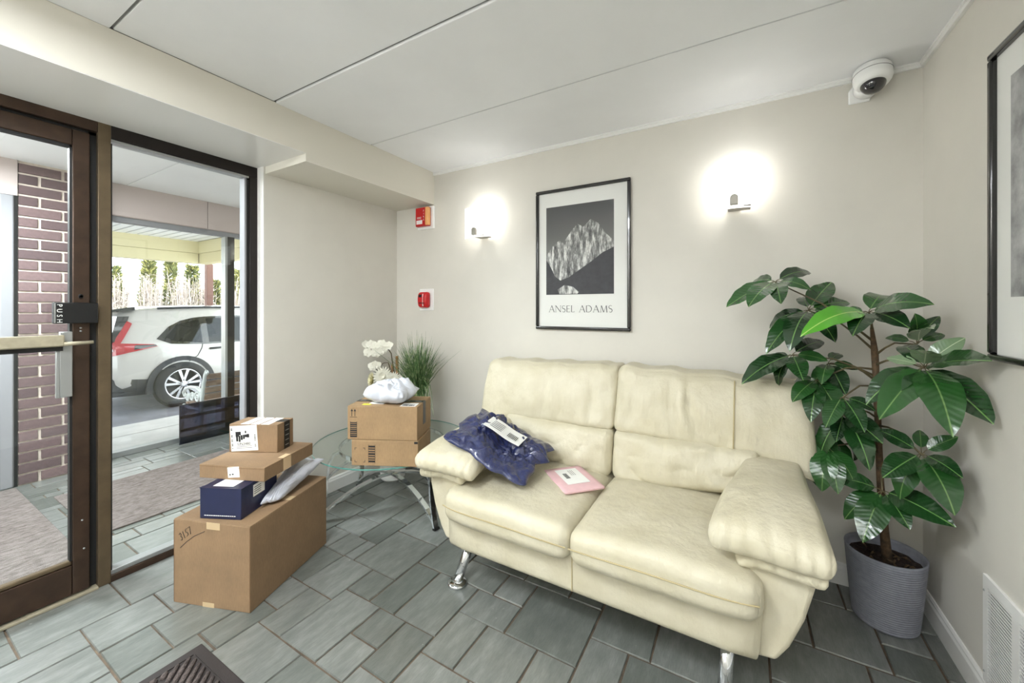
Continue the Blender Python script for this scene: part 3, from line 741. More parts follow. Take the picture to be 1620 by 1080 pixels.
def shrub(x, y, h, seed, label):
    r = random.Random(seed); t = thing('bare_shrub', label, 'shrub', (x, y, -.15), 0, 'bare shrubs along the far side of the driveway')
    m = MB()
    for i in range(110):
        a = r.uniform(0, 2 * PI); b = Vector((x + r.uniform(-.15, .15), y + r.uniform(-.15, .15), -.15)); L = h * r.uniform(.6, 1.05)
        d = Vector((math.cos(a) * r.uniform(.0, .13), math.sin(a) * r.uniform(.0, .13), 1)).normalized(); tip = b + d * L; md = b + d * L * .5 + Vector((r.uniform(-.1, .1), r.uniform(-.1, .1), 0))
        m.tube([b, md, tip], [.016, .011, .004], 4, cap=False)
        for k in range(7):
            q = md.lerp(tip, r.random()); e = Vector((r.uniform(-1, 1), r.uniform(-1, 1), r.uniform(.1, 1))).normalized(); m.tube([q, q + e * r.uniform(.08, .2)], [.008, .003], 3, cap=False)
    f = m.build('branches', 'twig', t); f['kind'] = 'stuff'
EV = [(-16.0, 4.10, 2.45, .42, 1), (-16.0, 4.92, 2.75, .32, 2), (-16.0, 5.48, 2.75, .33, 3), (-16.0, 6.05, 2.65, .33, 4), (-16.0, 6.72, 2.2, .30, 5), (-16.0, 7.50, 2.65, .40, 6)]
pos = ['short evergreen at the left edge of the side window view', 'first of two tall evergreens over the car roof, nearer the brick', 'second of two tall evergreens over the car roof, nearer the post', 'yellowish evergreen just left of the brown canopy post', 'small evergreen just right of the brown canopy post', 'evergreen seen right of the outer window bar']
for e, l in zip(EV, pos): evergreen(*e, l)
SH = [(-14.9, 3.98), (-14.9, 4.62), (-14.9, 5.35), (-14.9, 5.95), (-14.9, 6.75)]
pos = ['bare shrub before the short evergreen at the window edge', 'bare shrub before the two tall evergreens over the car', 'bare shrub left of the brown canopy post', 'bare shrub right of the brown canopy post', 'bare shrub near the outer window bar']
for i, (q, l) in enumerate(zip(SH, pos)): shrub(q[0], q[1], 2.45, 40 + i, l)

# ------------------------------------------------------------------ sofa
SX = -.59
def sofa():
    t = thing('loveseat_sofa', 'cream leather two-seat sofa with padded arms and chrome feet', 'sofa', (SX, 1.95, 0))
    T = lambda x, y, z: Matrix.Translation((x, y, z))
    # base with rounded lower corners
    def fb(u, p):
        k = max(0, -u.z); p = p.copy()
        p.x *= 1 + .012 * (u.z + 1)
        return p
    bm_part('base', rounded(.652, .41, .125, .035, 14, fb), 'leather', t, T(SX, 1.915, .295))
    for s in (0,):
        MB().tube([(SX + .0, 1.5035, z) for z in (.19, .26, .33)], .0022, 6).build('base_seam', 'seam_thread', t)
    # arms: flared bodies
    for s in (1, -1):
        prof = [(.60, .175), (.70, .185), (.735, .24), (.775, .34), (.80, .44), (.808, .53), (.60, .55)]
        m = MB(); n = len(prof)
        rows = [(1.565, .985), (1.545, 1.0), (2.30, 1.0), (2.33, .985)]
        rows = [(1.558, .97), (1.545, .99), (1.56, 1.0), (2.0, 1.0), (2.33, .99)]
        for yy, k in [(1.552, .975), (1.545, .99), (1.575, 1.0), (2.0, 1.0), (2.34, .99)][1:]:
            for x, z in prof:
                zz = z
                m.v.append(Vector((SX + s * (x if x < .62 else x * k), yy, zz)))
        R = 4
        for i in range(R - 1):
            for k in range(n): m.f.append((i * n + k, i * n + (k + 1) % n, (i + 1) * n + (k + 1) % n, (i + 1) * n + k))
        m.f += [tuple(range(n)), tuple(range((R - 1) * n + n - 1, (R - 1) * n - 1, -1))]
        m.build('arm_body', 'leather', t, smooth=False, fix=True, bevel=.012, seg=3)
        # draped arm pad: wide and rolled at the front, narrowing where it meets the back
        def pad(name, x0, x1, y0, y1, z0, z1, r, seed, amp, droop, puff):
            hx, hy, hz = (x1 - x0) / 2, (y1 - y0) / 2, (z1 - z0) / 2
            def f(u, p):
                q = p.copy(); b = (u.y + 1) / 2; fr = 1 - b; o = u.x * s      # b: 0 front .. 1 back, o: -1 inner .. 1 outer
                q.z += puff * (1 - u.x ** 2) * (1 - (1 - 2 * b) ** 4) * (1 if u.z > -.2 else -.3)
                q.z -= droop * max(0, (.42 - b) / .42) ** 2
                q.x += s * (.135 * b ** 1.4) * (1 - o) / 2 - s * .012 * b * (1 + o) / 2
                q.z += .020 * b - .020 * max(0, -o) ** 2 * fr
                q.y -= .020 * o * fr                                       # outer front corner reaches forward
                w = max(0, 1 - b / .40)
                ph = q.x * 62 + seed + 3 * noise.noise(Vector((q.x * 6, q.z * 6, seed)))
                g = (abs(math.sin(ph)) ** .6) * 2 - 1.2
                side_ = 1 if u.y < -.9 else max(0, 1 - b / .16)
                q.y -= amp * side_ * g * (.5 + .5 * (1 - abs(u.z)))
                q.z += amp * .5 * max(0, 1 - b / .14) * g * (1 if u.z > 0 else .3)
                # soft diagonal creases on top
                q.z += .0016 * (u.z > .5) * math.sin(26 * (p.x * .6 + p.y) + 6 * noise.noise(Vector((p.x * 4 + seed, p.y * 3, 0)))) * (1 - u.x ** 2)
                q.z += .010 * fbm((p.x + seed, p.y, p.z), 4)
                return q
            return bm_part(name, rounded(hx, hy, hz, r, 40, f), 'leather', t, T(SX + s * (x0 + x1) / 2, (y0 + y1) / 2, (z0 + z1) / 2))
        pad('arm_under_pad', .575, .826, 1.507, 2.15, .495, .560, .030, 3 + s, .006, .014, .006)
        pad('arm_pad', .492, .842, 1.478, 2.18, .553, .640, .042, 11 + s, .0055, .034, .026)
    # seat cushions
    for s in (-1, 1):
        hx = .331
        def f(u, p, s=s):
            q = p.copy()
            q.z += .020 * (1 - u.x ** 2) * (1 - .5 * u.y ** 2) * (1 if u.z > 0 else .1)
            if u.y < 0: q.y += .030 * (abs(u.x) ** 4) * (1 if u.x * s > 0 else .25)
            if u.y > .2: q.z -= .01 * (u.y - .2)
            # soft creases running front to back
            w = max(0, 1 - abs(u.z - 1)) if u.z > 0 else 0
            q.z += .0045 * w * (abs(math.sin(p.x * 17 + 4 * noise.noise(Vector((p.x * 4, p.y * 2.5, s))) + s)) ** .5 - .7) * (.4 + .6 * max(0, noise.noise(Vector((p.x * 5, p.y * 3, s + 4))) + .5))
            q.z += .006 * fbm((p.x + s * 3, p.y, 0), 5) * w
            return q
        bm_part('seat_cushion', rounded(hx, .375, .072, .052, 50, f), 'leather', t, T(SX + s * (hx - .002), 1.815, .392))
        pts = [(SX + s * (.006 + .640 * k / 24), 1.4380 + .030 * (abs(-1 + 2 * k / 24) ** 4 * (1 if k > 12 else .25)), .395 + .008 * math.sin(PI * k / 24)) for k in range(25)]
        MB().tube(pts, .003, 5).build('seat_piping', 'seam_thread', t)
        # upper back cushion
        def g(u, p, s=s):
            q = p.copy()
            q.y -= .028 * (1 - u.x ** 2) * (1 - u.z ** 2) * (1 if u.y < 0 else -.2)
            q.y += .10 * (u.z * .5 + .5) - .05                # leans back
            w = max(0, -u.y)
            q.x += s * .012 * (1 - u.z) * (1 if u.x * s > 0 else 0)
            if u.x * s > .45 and u.z < 0: q.z -= .075 * ((u.x * s - .45) / .55) * -u.z
            q.z += -.012 * s * u.x
            # gathered folds fanning down from the top edge
            fold = math.sin(p.x * 42 + u.z * 2.2 * (1 + u.x) + 4 * noise.noise(Vector((p.x * 4 + s, p.z * 3, 1.3))))
            fold = abs(math.sin(p.x * 20 + u.z * (1.3 + 1.6 * u.x * s) + 3.2 * noise.noise(Vector((p.x * 5 + s, p.z * 2.2, 1.3))))) ** .55 - .7
            gate = max(0, min(1, .55 + 1.4 * noise.noise(Vector((p.x * 4.5, p.z * 4, s + 8)))))
            inner = max(0, min(1, (.30 - u.x * s) / .15))
            q.y -= .040 * inner * w * fold * (1 - abs(u.x) ** 4) * (.30 + .70 * (1 - abs(u.z))) * (.25 + .75 * gate)
            q.z += .006 * (u.z > .8) * math.sin(p.x * 30 + 3 * noise.noise(Vector((p.x * 5, 0, s))))
            low = max(0, -u.z - .15) / .85
            q.y -= .016 * inner * w * low * (1 - u.z ** 6) * (abs(math.sin(p.x * 33 + 2.5 * noise.noise(Vector((p.x * 7, p.z * 3, s + 2))))) ** .6 - .6)
            q.y += .010 * w * fbm((p.x, p.z + s * 4, 0), 5)
            return q
        bm_part('back_cushion', rounded(.434, .105, .172, .038, 50, g), 'leather', t, T(SX + s * .432, 2.25, .838))
        # lumbar bolster
        def h(u, p, s=s):
            q = p.copy()
            o = (u.x * s + 1) / 2                               # 0 at the middle of the sofa, 1 at the outer end
            q.z = q.z * (1.05 - .30 * o ** 2) + .045 * o ** 2 - .008
            q.y -= .030 * (1 - u.x ** 2) * (1 - u.z ** 2) * (1 if u.y < 0 else 0)
            q.y += .03 * u.z
            w = max(0, -u.y)
            cr = abs(math.sin(p.x * 13 + p.z * 16 * s + 3.5 * noise.noise(Vector((p.x * 5, p.z * 5, s + .2))))) ** .5 - .7
            q.y -= .028 * w * cr * max(0, min(1, .5 + 1.5 * noise.noise(Vector((p.x * 5, p.z * 5, s + 3)))))
            q.y += .012 * w * fbm((p.x + 7 * s, p.z, 2), 6)
            return q
        bm_part('lumbar_cushion', rounded(.335, .075, .125, .05, 44, h), 'leather', t, T(SX + s * .336, 2.135, .575))
    MB().tube([(SX + .565, 2.088, .69), (SX + .567, 2.098, .78), (SX + .568, 2.120, .86), (SX + .569, 2.152, .94), (SX + .57, 2.185, .99)], .003, 5).build('back_seam', 'seam_thread', t)
    # rear shell behind the cushions
    MB().box(SX - .825, SX + .825, 2.325, 2.425, .20, .95).build('back_shell', 'leather', t, bevel=.03, seg=3)
    for x in (-1.19, -.045):
        lg = MB().tube([(x + .01, 1.64, .19), (x, 1.525, .012)], [.026, .022], 20).build('leg', 'chrome', t, smooth=True)
        MB().lathe([(.046, 0), (.048, .006), (.044, .014), (.024, .018)], (x, 1.52, 0), 28).build('foot_disc', 'chrome', lg, smooth=True)
    for x in (-1.19, -.045):
        lg = MB().tube([(x, 2.24, .19), (x, 2.33, .012)], [.026, .022], 20).build('leg', 'chrome', t, smooth=True)
        MB().lathe([(.046, 0), (.048, .006), (.044, .014), (.024, .018)], (x, 2.335, 0), 28).build('foot_disc', 'chrome', lg, smooth=True)
sofa()

# ------------------------------------------------------------------ parcels
def strips(m, parent_m, x0, y0, w, h, n, seed, vertical=True, t=.0004):
    """bar code strips in a label plane given by matrix"""
    r = random.Random(seed); x = x0
    for i in range(n):
        bw = (w / n) * r.uniform(.25, .85)
        mm = parent_m @ Matrix.Translation((x + bw / 2, y0 + h / 2, t)) if vertical else parent_m @ Matrix.Translation((x0 + h / 2, y0 + (x - x0) + bw / 2, t))
        m.obox(mm, bw if vertical else h, h if vertical else bw, .0004)
        x += w / n
    return m
def carton(name, label, cat, ax, ay, ang, z, sx, sy, sz, mat='card', group=None, edge=True, flaps=True):
    """carton whose near left lower corner is (ax, ay): front along ang, depth to the left-back"""
    t = thing(name, label, cat, (ax, ay, z), math.radians(ang), group)
    MB().box(0, sx, 0, sy, 0, sz - (.004 if flaps else 0)).build('body', mat, t, local=True, bevel=.0025, seg=2)
    if flaps:
        for a, b in ((.0005, sy / 2 - .0012), (sy / 2 + .0012, sy - .0005)):
            MB().box(.0005, sx - .0005, a, b, sz - .004, sz).build('flap', mat, t, local=True, bevel=.0012, seg=1)
    return t
def face(t, which, sx, sy, sz):
    b = wm(t)
    if which == 'front': return b @ frame_m((0, 0, 0), (1, 0, 0), (0, 0, 1))
    if which == 'right': return b @ frame_m((sx, 0, 0), (0, 1, 0), (0, 0, 1))
    if which == 'top': return b @ frame_m((0, 0, sz), (1, 0, 0), (0, 1, 0))
    if which == 'left': return b @ frame_m((0, sy, 0), (0, -1, 0), (0, 0, 1))
def sticker(t, fm, x, y, w, h, mat='paper', rot=0, name='label_sticker', th=.0007, parent=None):
    mm = fm @ Matrix.Translation((x + w / 2, y + h / 2, th / 2)) @ Matrix.Rotation(math.radians(rot), 4, 'Z')
    o = MB().obox(mm, w, h, th).build(name, mat, parent or t)
    return o, mm @ Matrix.Translation((-w / 2, -h / 2, th / 2))

# big carton on the floor
S = (.40, .527, .381)
bx = carton('cardboard_box', 'largest cardboard box on the floor, handwriting on its end, carrying other parcels', 'box', -2.236, .776, 20.3, 0, *S)
fm = face(bx, 'front', *S)
def ink_line(t, fm, pts, r=.0016, name='marker_line'):
    MB().tube([fm @ Vector((x, y, .0008)) for x, y in pts], r, 5).build(name, 'ink', t)
D3 = [(0, .9), (.35, 1), (.5, .8), (.25, .55), (.5, .3), (.3, 0), (0, .1)]
D1 = [(.2, 1), (.25, 0)]
D5 = [(.5, 1), (.1, .95), (.1, .55), (.45, .5), (.45, .15), (.05, .05)]
D7 = [(0, .95), (.5, 1), (.4, .6), (.2, 0)]
for i, d in enumerate((D3, D1, D5, D7)):
    ca, sa = math.cos(.6), math.sin(.6)
    pts = []
    for x, y in d:
        X, Y = (x + i * .80) * .024, y * .036; pts.append((.040 + X * ca - Y * sa * .6, .284 + X * sa + Y * ca))
    ink_line(bx, fm, pts, .0013, 'handwriting')
ink_line(bx, fm, [(.036, .252), (.07, .283), (.11, .312), (.165, .338)], .0013, 'handwriting')
sticker(bx, fm, .175, .350, .07, .031, 'tape', name='tape_end'); sticker(bx, fm, .155, 0, .06, .02, 'tape', name='tape_end')
sticker(bx, face(bx, 'top', *S), 0, S[1] / 2 - .02, S[0], .04, 'tape', name='tape_strip')
for x in (.0015, S[0] - .0015): ink_o = MB().obox(wm(bx) @ Matrix.Translation((x, -.0003, S[2] / 2)), .0018, .0012, S[2] - .01).build('crease', 'card_edge', bx)

# navy shoe box
S = (.200, .24, .140); zt = .3815
nb = carton('shoe_box', 'navy blue shoe box on the big carton under the flat box', 'box', -2.134, .836, 25.5, zt, *S, mat='navy', flaps=False)
fm = face(nb, 'front', *S)
m = MB(); x_ = .022; r_ = random.Random(6)
while x_ < .17:
    wd = r_.uniform(.003, .011); m.obox(fm @ Matrix.Translation((x_ + wd / 2, .016, .0006)), wd, .0035, .0006); x_ += wd + .0022
m.build('small_print', 'paper', nb)
o, lm = sticker(nb, face(nb, 'top', *S), .045, .01, .10, .10, 'paper')
o, lm = sticker(nb, face(nb, 'right', *S), .075, .07, .075, .055, 'paper')
m = MB()
for k in range(4): m.obox(lm @ Matrix.Translation((.028, .012 + k * .01, .0003)), .045, .003, .0004)
m.build('label_print', 'print_grey', o)
MB().box(-.0015, S[0] + .0015, -.0015, .02, S[2] - .002, S[2] + .0008).build('lid_tab', 'navy', nb, local=True)

# grey mailer lying behind the shoe box
def bag(name, label, cat, corners, thick, mat, seed, amp=.012, n=26, freq=9, group=None, crown=1.0):
    """poly bag between four world corners (a b c d), puffed on both sides, crumpled"""
    A, B, C_, D = [Vector(c) for c in corners]; ctr = (A + B + C_ + D) / 4; nrm = (B - A).cross(D - A).normalized()
    if nrm.z < 0: nrm = -nrm
    m = MB()
    for sgn in (1, -1):
        def fn(u, v):
            p = (A * (1 - u) + B * u) * (1 - v) + (D * (1 - u) + C_ * u) * v
            e = (1 - (2 * u - 1) ** 4) * (1 - (2 * v - 1) ** 4); e = max(0, e) ** .6
            q = p * 1.0
            wp = Vector((u * freq, v * freq * .8, seed)) + Vector((noise.noise(Vector((u * 3, v * 3, seed + 2))), noise.noise(Vector((u * 3, v * 3, seed + 4))), 0)) * 1.2
            d1 = noise.voronoi(wp)[0]; d2 = noise.voronoi(wp * 2.2 + Vector((7, 3, 1)))[0]
            w = amp * (1.5 * (d1[1] - d1[0]) - .5 + .6 * (d2[1] - d2[0]) + 1.2 * noise.noise(Vector((u * 2.5, v * 2.5, seed + 11))))
            q += nrm * (sgn * thick * .5 * e * (crown if sgn > 0 else .85) + (w * e if sgn > 0 else w * .15 * e))
            jit = (noise.noise(Vector((u * 5, v * 5, seed + 9)))) * amp * 1.3 * (1 - e)
            return q + (p - ctr).normalized() * jit
        m.grid(n, n, fn)
    lo = min(v.z for v in m.v)
    o = thing(name, label, cat, (ctr.x, ctr.y, lo), 0, group)
    inv = wm(o).inverted(); mv = [inv @ v for v in m.v]; m.v = mv
    me = m.mesh('film', True); bm = bmesh.new(); bm.from_mesh(me); bmesh.ops.remove_doubles(bm, verts=bm.verts, dist=.0004); bmesh.ops.recalc_face_normals(bm, faces=bm.faces); bm.to_mesh(me); bm.free()
    f = put('film', me, mat, o)
    return o, f, (A, B, C_, D, nrm)
bag('poly_mailer', 'grey plastic mailer bag squeezed between big carton and flat box', 'mailer', [(-1.983, 1.019, .405), (-1.957, 1.10, .405), (-2.085, 1.425, .468), (-2.241, 1.339, .462)], .075, 'poly_grey', 4.2, .012, 50, 4)

# flat carton
S = (.349, .355, .066); zt = .5225
fb_ = carton('cardboard_box', 'flat shallow cardboard box with a small square sticker, above the navy box', 'box', -2.262, .884, 22, zt, *S, flaps=False)
fm = face(fb_, 'front', *S)
o, lm = sticker(fb_, fm, .155, .012, .062, .05, 'paper', 6)
MB().obox(lm @ Matrix.Translation((.012, .014, .0003)), .009, .007, .0004).obox(lm @ Matrix.Translation((.027, .015, .0003)), .009, .008, .0004).build('label_print', 'print_grey', o)
MB().obox(fm @ Matrix.Translation((S[0] / 2, S[2] - .008, .0006)), S[0], .0012, .0008).build('lid_line', 'card_edge', fb_)
sticker(fb_, face(fb_, 'right', *S), .125, .001, .055, .062, 'tape_pale', name='tape_tab'); sticker(fb_, face(fb_, 'top', *S), S[0] - .03, .125, .03, .055, 'tape_pale', name='tape_tab')

# small carton with a battery label
S = (.262, .135, .146); zt = .5885
sb_ = carton('cardboard_box', 'small cardboard box with white battery label, topmost of the floor stack', 'box', -2.315, 1.036, 27, zt, *S)
fm = face(sb_, 'front', *S)
o, lm = sticker(sb_, fm, .008, .008, .146, .132, 'paper', 4); lm = lm @ Matrix.Scale(1.2, 4, (1, 0, 0))
m = MB(); r = random.Random(2)
for k in range(16):
    for x in (.007, .111): 
        if r.random() < .7: m.obox(lm @ Matrix.Translation((x, .008 + k * .0073, .0003)), .007, .0055 * r.uniform(.5, 1), .0004)
for x, y, w, h in ((.032, .088, .016, .026), (.043, .092, .010, .018), (.030, .066, .009, .03), (.041, .064, .008, .032), (.051, .070, .009, .025), (.061, .073, .008, .022), (.070, .078, .009, .014), (.080, .078, .011, .018), (.070, .098, .006, .012)):
    m.obox(lm @ Matrix.Translation((x, y, .0003)), w, h, .0004)
for k in range(2): m.obox(lm @ Matrix.Translation((.06, .016 + k * .009, .0003)), .07, .0018, .0004)
m.build('label_print', 'ink', o)
text('UN3480', .020, 'ink', o, lm @ Matrix.Translation((.060, .036, .0003)), align='CENTER', width=.85)
for k in range(3): sticker(sb_, face(sb_, 'top', *S), .06 + k * .055, .002, .045, .125, 'paper', name='top_label')
rm = face(sb_, 'right', *S)
sticker(sb_, rm, .055, .0, .048, .144, 'black', name='black_tape')
m = MB()
for k in range(5): m.obox(rm @ Matrix.Translation((.079, .02 + k * .026, .0010)), .03, .004, .0006)
m.build('tape_print', 'alu', sb_)
sticker(sb_, face(sb_, 'top', *S), S[0] - .05, .055, .05, .048, 'black', name='black_tape')

# boxes on the glass table
S = (.385, .25, .145); zt = .451
lb = carton('cardboard_box', 'lower cardboard box on the glass table, under the wider box', 'box', -1.905, 1.470, 26, zt, *S, mat='card_light')
fm = face(lb, 'front', *S)
m = MB()
for k in range(7): m.obox(fm @ Matrix.Translation((.118, .025 + k * .014, .0004)), .036, .006 if k % 3 else .010, .0006)
m.obox(fm @ Matrix.Translation((.099, .068, .0004)), .0015, .105, .0006).obox(fm @ Matrix.Translation((.137, .068, .0004)), .0015, .105, .0006)
for (x, y) in ((.02, .02), (.078, .02), (.02, .10), (.078, .10)):
    m.obox(fm @ Matrix.Translation((x + (.005 if x < .05 else -.005), y, .0004)), .012, .0022, .0006).obox(fm @ Matrix.Translation((x, y + (.005 if y < .05 else -.005), .0004)), .0022, .012, .0006)
m.obox(fm @ Matrix.Translation((S[0] - .012, S[2] - .01, .0004)), .02, .012, .0006)
m.build('box_print', 'ink', lb)
S = (.405, .27, .19); zt = .597
ub = carton('cardboard_box', 'wider upper cardboard box on the glass table with black tape and arrows', 'box', -1.93, 1.462, 26, zt, *S, mat='card_light')
fm = face(ub, 'front', *S); m = MB()
for x in (.026, .044):
    m.obox(fm @ Matrix.Translation((x, .146, .0004)), .0028, .028, .0006)
    c = fm @ Matrix.Translation((x, .166, .0004)); m.add([c @ Vector(p) for p in ((-.007, -.006, .0003), (.007, -.006, .0003), (0, .008, .0003))], [(0, 1, 2)])
m.obox(fm @ Matrix.Translation((.035, .127, .0004)), .042, .002, .0006)
for k in range(8): m.obox(fm @ Matrix.Translation((.036, .018 + k * .011, .0004)), .036, .006 if k % 3 else .009, .0006)
m.obox(fm @ Matrix.Translation((.017, .058, .0004)), .0015, .09, .0006).obox(fm @ Matrix.Translation((.055, .058, .0004)), .0015, .09, .0006)
m.build('box_print', 'ink', ub)
tm = face(ub, 'top', *S)
sticker(ub, tm, 0, .11, S[0], .05, 'black', name='black_tape'); sticker(ub, face(ub, 'right', *S), .11, .06, .05, .13, 'black', name='black_tape')
sticker(ub, tm, .30, .01, .09, .075, 'paper', name='label_sticker'); sticker(ub, tm, .10, .05, .09, .05, 'paper', name='label_sticker')
M['yellow'] = pbr('yellow_sticker', (226, 224, 60), .5); sticker(ub, tm, .07, .03, .05, .028, 'yellow', 0, 'yellow_sticker')
m = MB(); strips(m, tm, .31, .02, .07, .03, 14, 5, t=.0010); m.build('label_print', 'ink', ub)
m = MB()
for k in range(6): m.obox(tm @ Matrix.Translation((.03 + k * .068, .135, .0010)), .035, .008, .0006)
m.build('tape_print', 'alu', ub)
o, f, fr = bag('poly_mailer', 'crumpled pale plastic bag on the top box beside the flowers', 'mailer', [(-1.88, 1.53, .80), (-1.63, 1.60, .80), (-1.70, 1.80, .81), (-1.95, 1.71, .81)], .125, 'poly_white', 1.7, .022, 56, 3.5)
o.location.z += .787 - o.location.z + .001

# blue mailer on the seat
o, f, fr = bag('poly_mailer', 'shiny dark blue plastic mailer bag on the left sofa seat', 'mailer', [(-1.28, 1.53, .70), (-.885, 1.59, .515), (-.86, 1.95, .575), (-1.36, 1.98, .735)], .070, 'poly_blue', 8.3, .042, 90, 6)
A, B, C_, D, nrm = fr
pc = A * .22 + B * .22 + C_ * .27 + D * .29
lm = frame_m(pc + nrm * .060, (B - A), (D - A))
lb2 = MB().grid(10, 6, lambda u, v: lm @ Vector(((u - .5) * .22, (v - .5) * .13, .006 * math.sin(u * 7) * .5))).build('shipping_label', 'paper', o)
mo = lb2.modifiers.new('s', 'SOLIDIFY'); mo.thickness = .001
m = MB()
for k in range(5): m.obox(lm @ Matrix.Translation((-.045, -.035 + k * .016, .0045)), .07, .004, .0006)
for k in range(7): m.obox(lm @ Matrix.Translation((.03 + k * .008, -.02, .0045)), .004, .045, .0006)
m.build('label_print', 'print_grey', lb2)

# pink envelope
en = thing('padded_envelope', 'pink padded envelope with white shipping label on the sofa seat', 'envelope', (-.725, 1.865, .473), math.radians(-43))
E0 = rounded(.135, .105, .007, .006, 10, lambda u, p: p + Vector((0, 0, .0012 * (1 - u.x ** 2) * (1 - u.y ** 2) * (1 if u.z > 0 else 0))))
e = put('envelope_body', E0, 'pink', en); e.location.z = .009
b = wm(en)
o, lm = sticker(en, b @ Matrix.Translation((-.10, -.06, .0174)), .0, .0, .17, .12, 'paper', 0, 'shipping_label')
lm2 = lm @ Matrix.Rotation(0, 4, 'Z')
m = MB()
for k in range(3): m.obox(lm @ Matrix.Translation((.05, .065 + k * .010, .0003)), .06, .002, .0004)
strips(m, lm, .05, .022, .06, .022, 16, 9, t=.0003); m.build('label_print', 'print_grey', o)

# ------------------------------------------------------------------ glass table
TC = Vector((-2.04, 1.91, 0))
def table():
    t = thing('glass_side_table', 'round glass side table on crossed chrome arches in the corner', 'table', (TC.x, TC.y, 0))
    MB().lathe([(.497, .439), (.5, .441), (.5, .449), (.497, .451)], (TC.x, TC.y, 0), 72).build('glass_top', 'glass_table', t, smooth=False)
    MB().lathe([(.5003, .441), (.5012, .445), (.5003, .449)], (TC.x, TC.y, 0), 72, cap=False).build('glass_rim', 'glass_edge', t, smooth=True)
    m = MB()
    ring = [(TC.x + .34 * math.cos(a), TC.y + .34 * math.sin(a), .428) for a in [2 * PI * k / 48 for k in range(49)]]
    MB().strip(ring, .022, .010, (0, 0, 1)).build('support_ring', 'chrome', t)
    ang = [-10.5, 170, -121, 59]
    for a in ang:
        a = math.radians(a); d = Vector((math.cos(a), math.sin(a), 0)); sd = Vector((-d.y, d.x, 0))
        P_ = lambda r, z: TC + d * r + Vector((0, 0, z))
        prof = [(.455, 0), (.44, .05), (.425, .12), (.415, .20), (.41, .28), (.40, .36), (.375, .41), (.34, .424)]
        lg = MB().strip([P_(r, z) for r, z in prof], .034, .014, sd).build('leg', 'chrome', t)
        MB().strip([P_(.458, 0.0), P_(.455, .012)], .038, .022, sd).build('foot_pad', 'rubber', lg)
    for a, w in ((-10.5, 0), (-121, 1)):
        for (h0, h1, rr, nm) in ((.035, .215, .445, 'lower_arch'), (.27, .418, .41, 'upper_arch')):
            a1 = math.radians(ang[2 * w]); a2 = math.radians(ang[2 * w + 1])
            p0 = TC + Vector((math.cos(a1), math.sin(a1), 0)) * rr; p1 = TC + Vector((math.cos(a2), math.sin(a2), 0)) * rr
            sd = Vector((-(p1 - p0).y, (p1 - p0).x, 0)).normalized(); pts = []
            for k in range(25):
                s = k / 24; q = p0.lerp(p1, s); q.z = h0 + (h1 + w * .006 - h0) * math.sin(PI * s) ** .8; pts.append(q)
            MB().strip(pts, .032, .012, sd).build(nm, 'chrome', t)
table()

# white ribbed pot on the floor under the table
prof = [(.080, 0), (.088, .01)]
for k in range(14): prof += [(.090 + k * .0012, .012 + k * .018), (.094 + k * .0012, .018 + k * .018), (.090 + k * .0012, .026 + k * .018)]
prof += [(.098, .27), (.092, .27), (.085, .05)]
tag(MB().lathe(prof, (-2.375, 2.215, 0), 40).build('ribbed_pot', 'ceramic', smooth=True), 'white ribbed pot on the floor behind the glass table', 'pot')

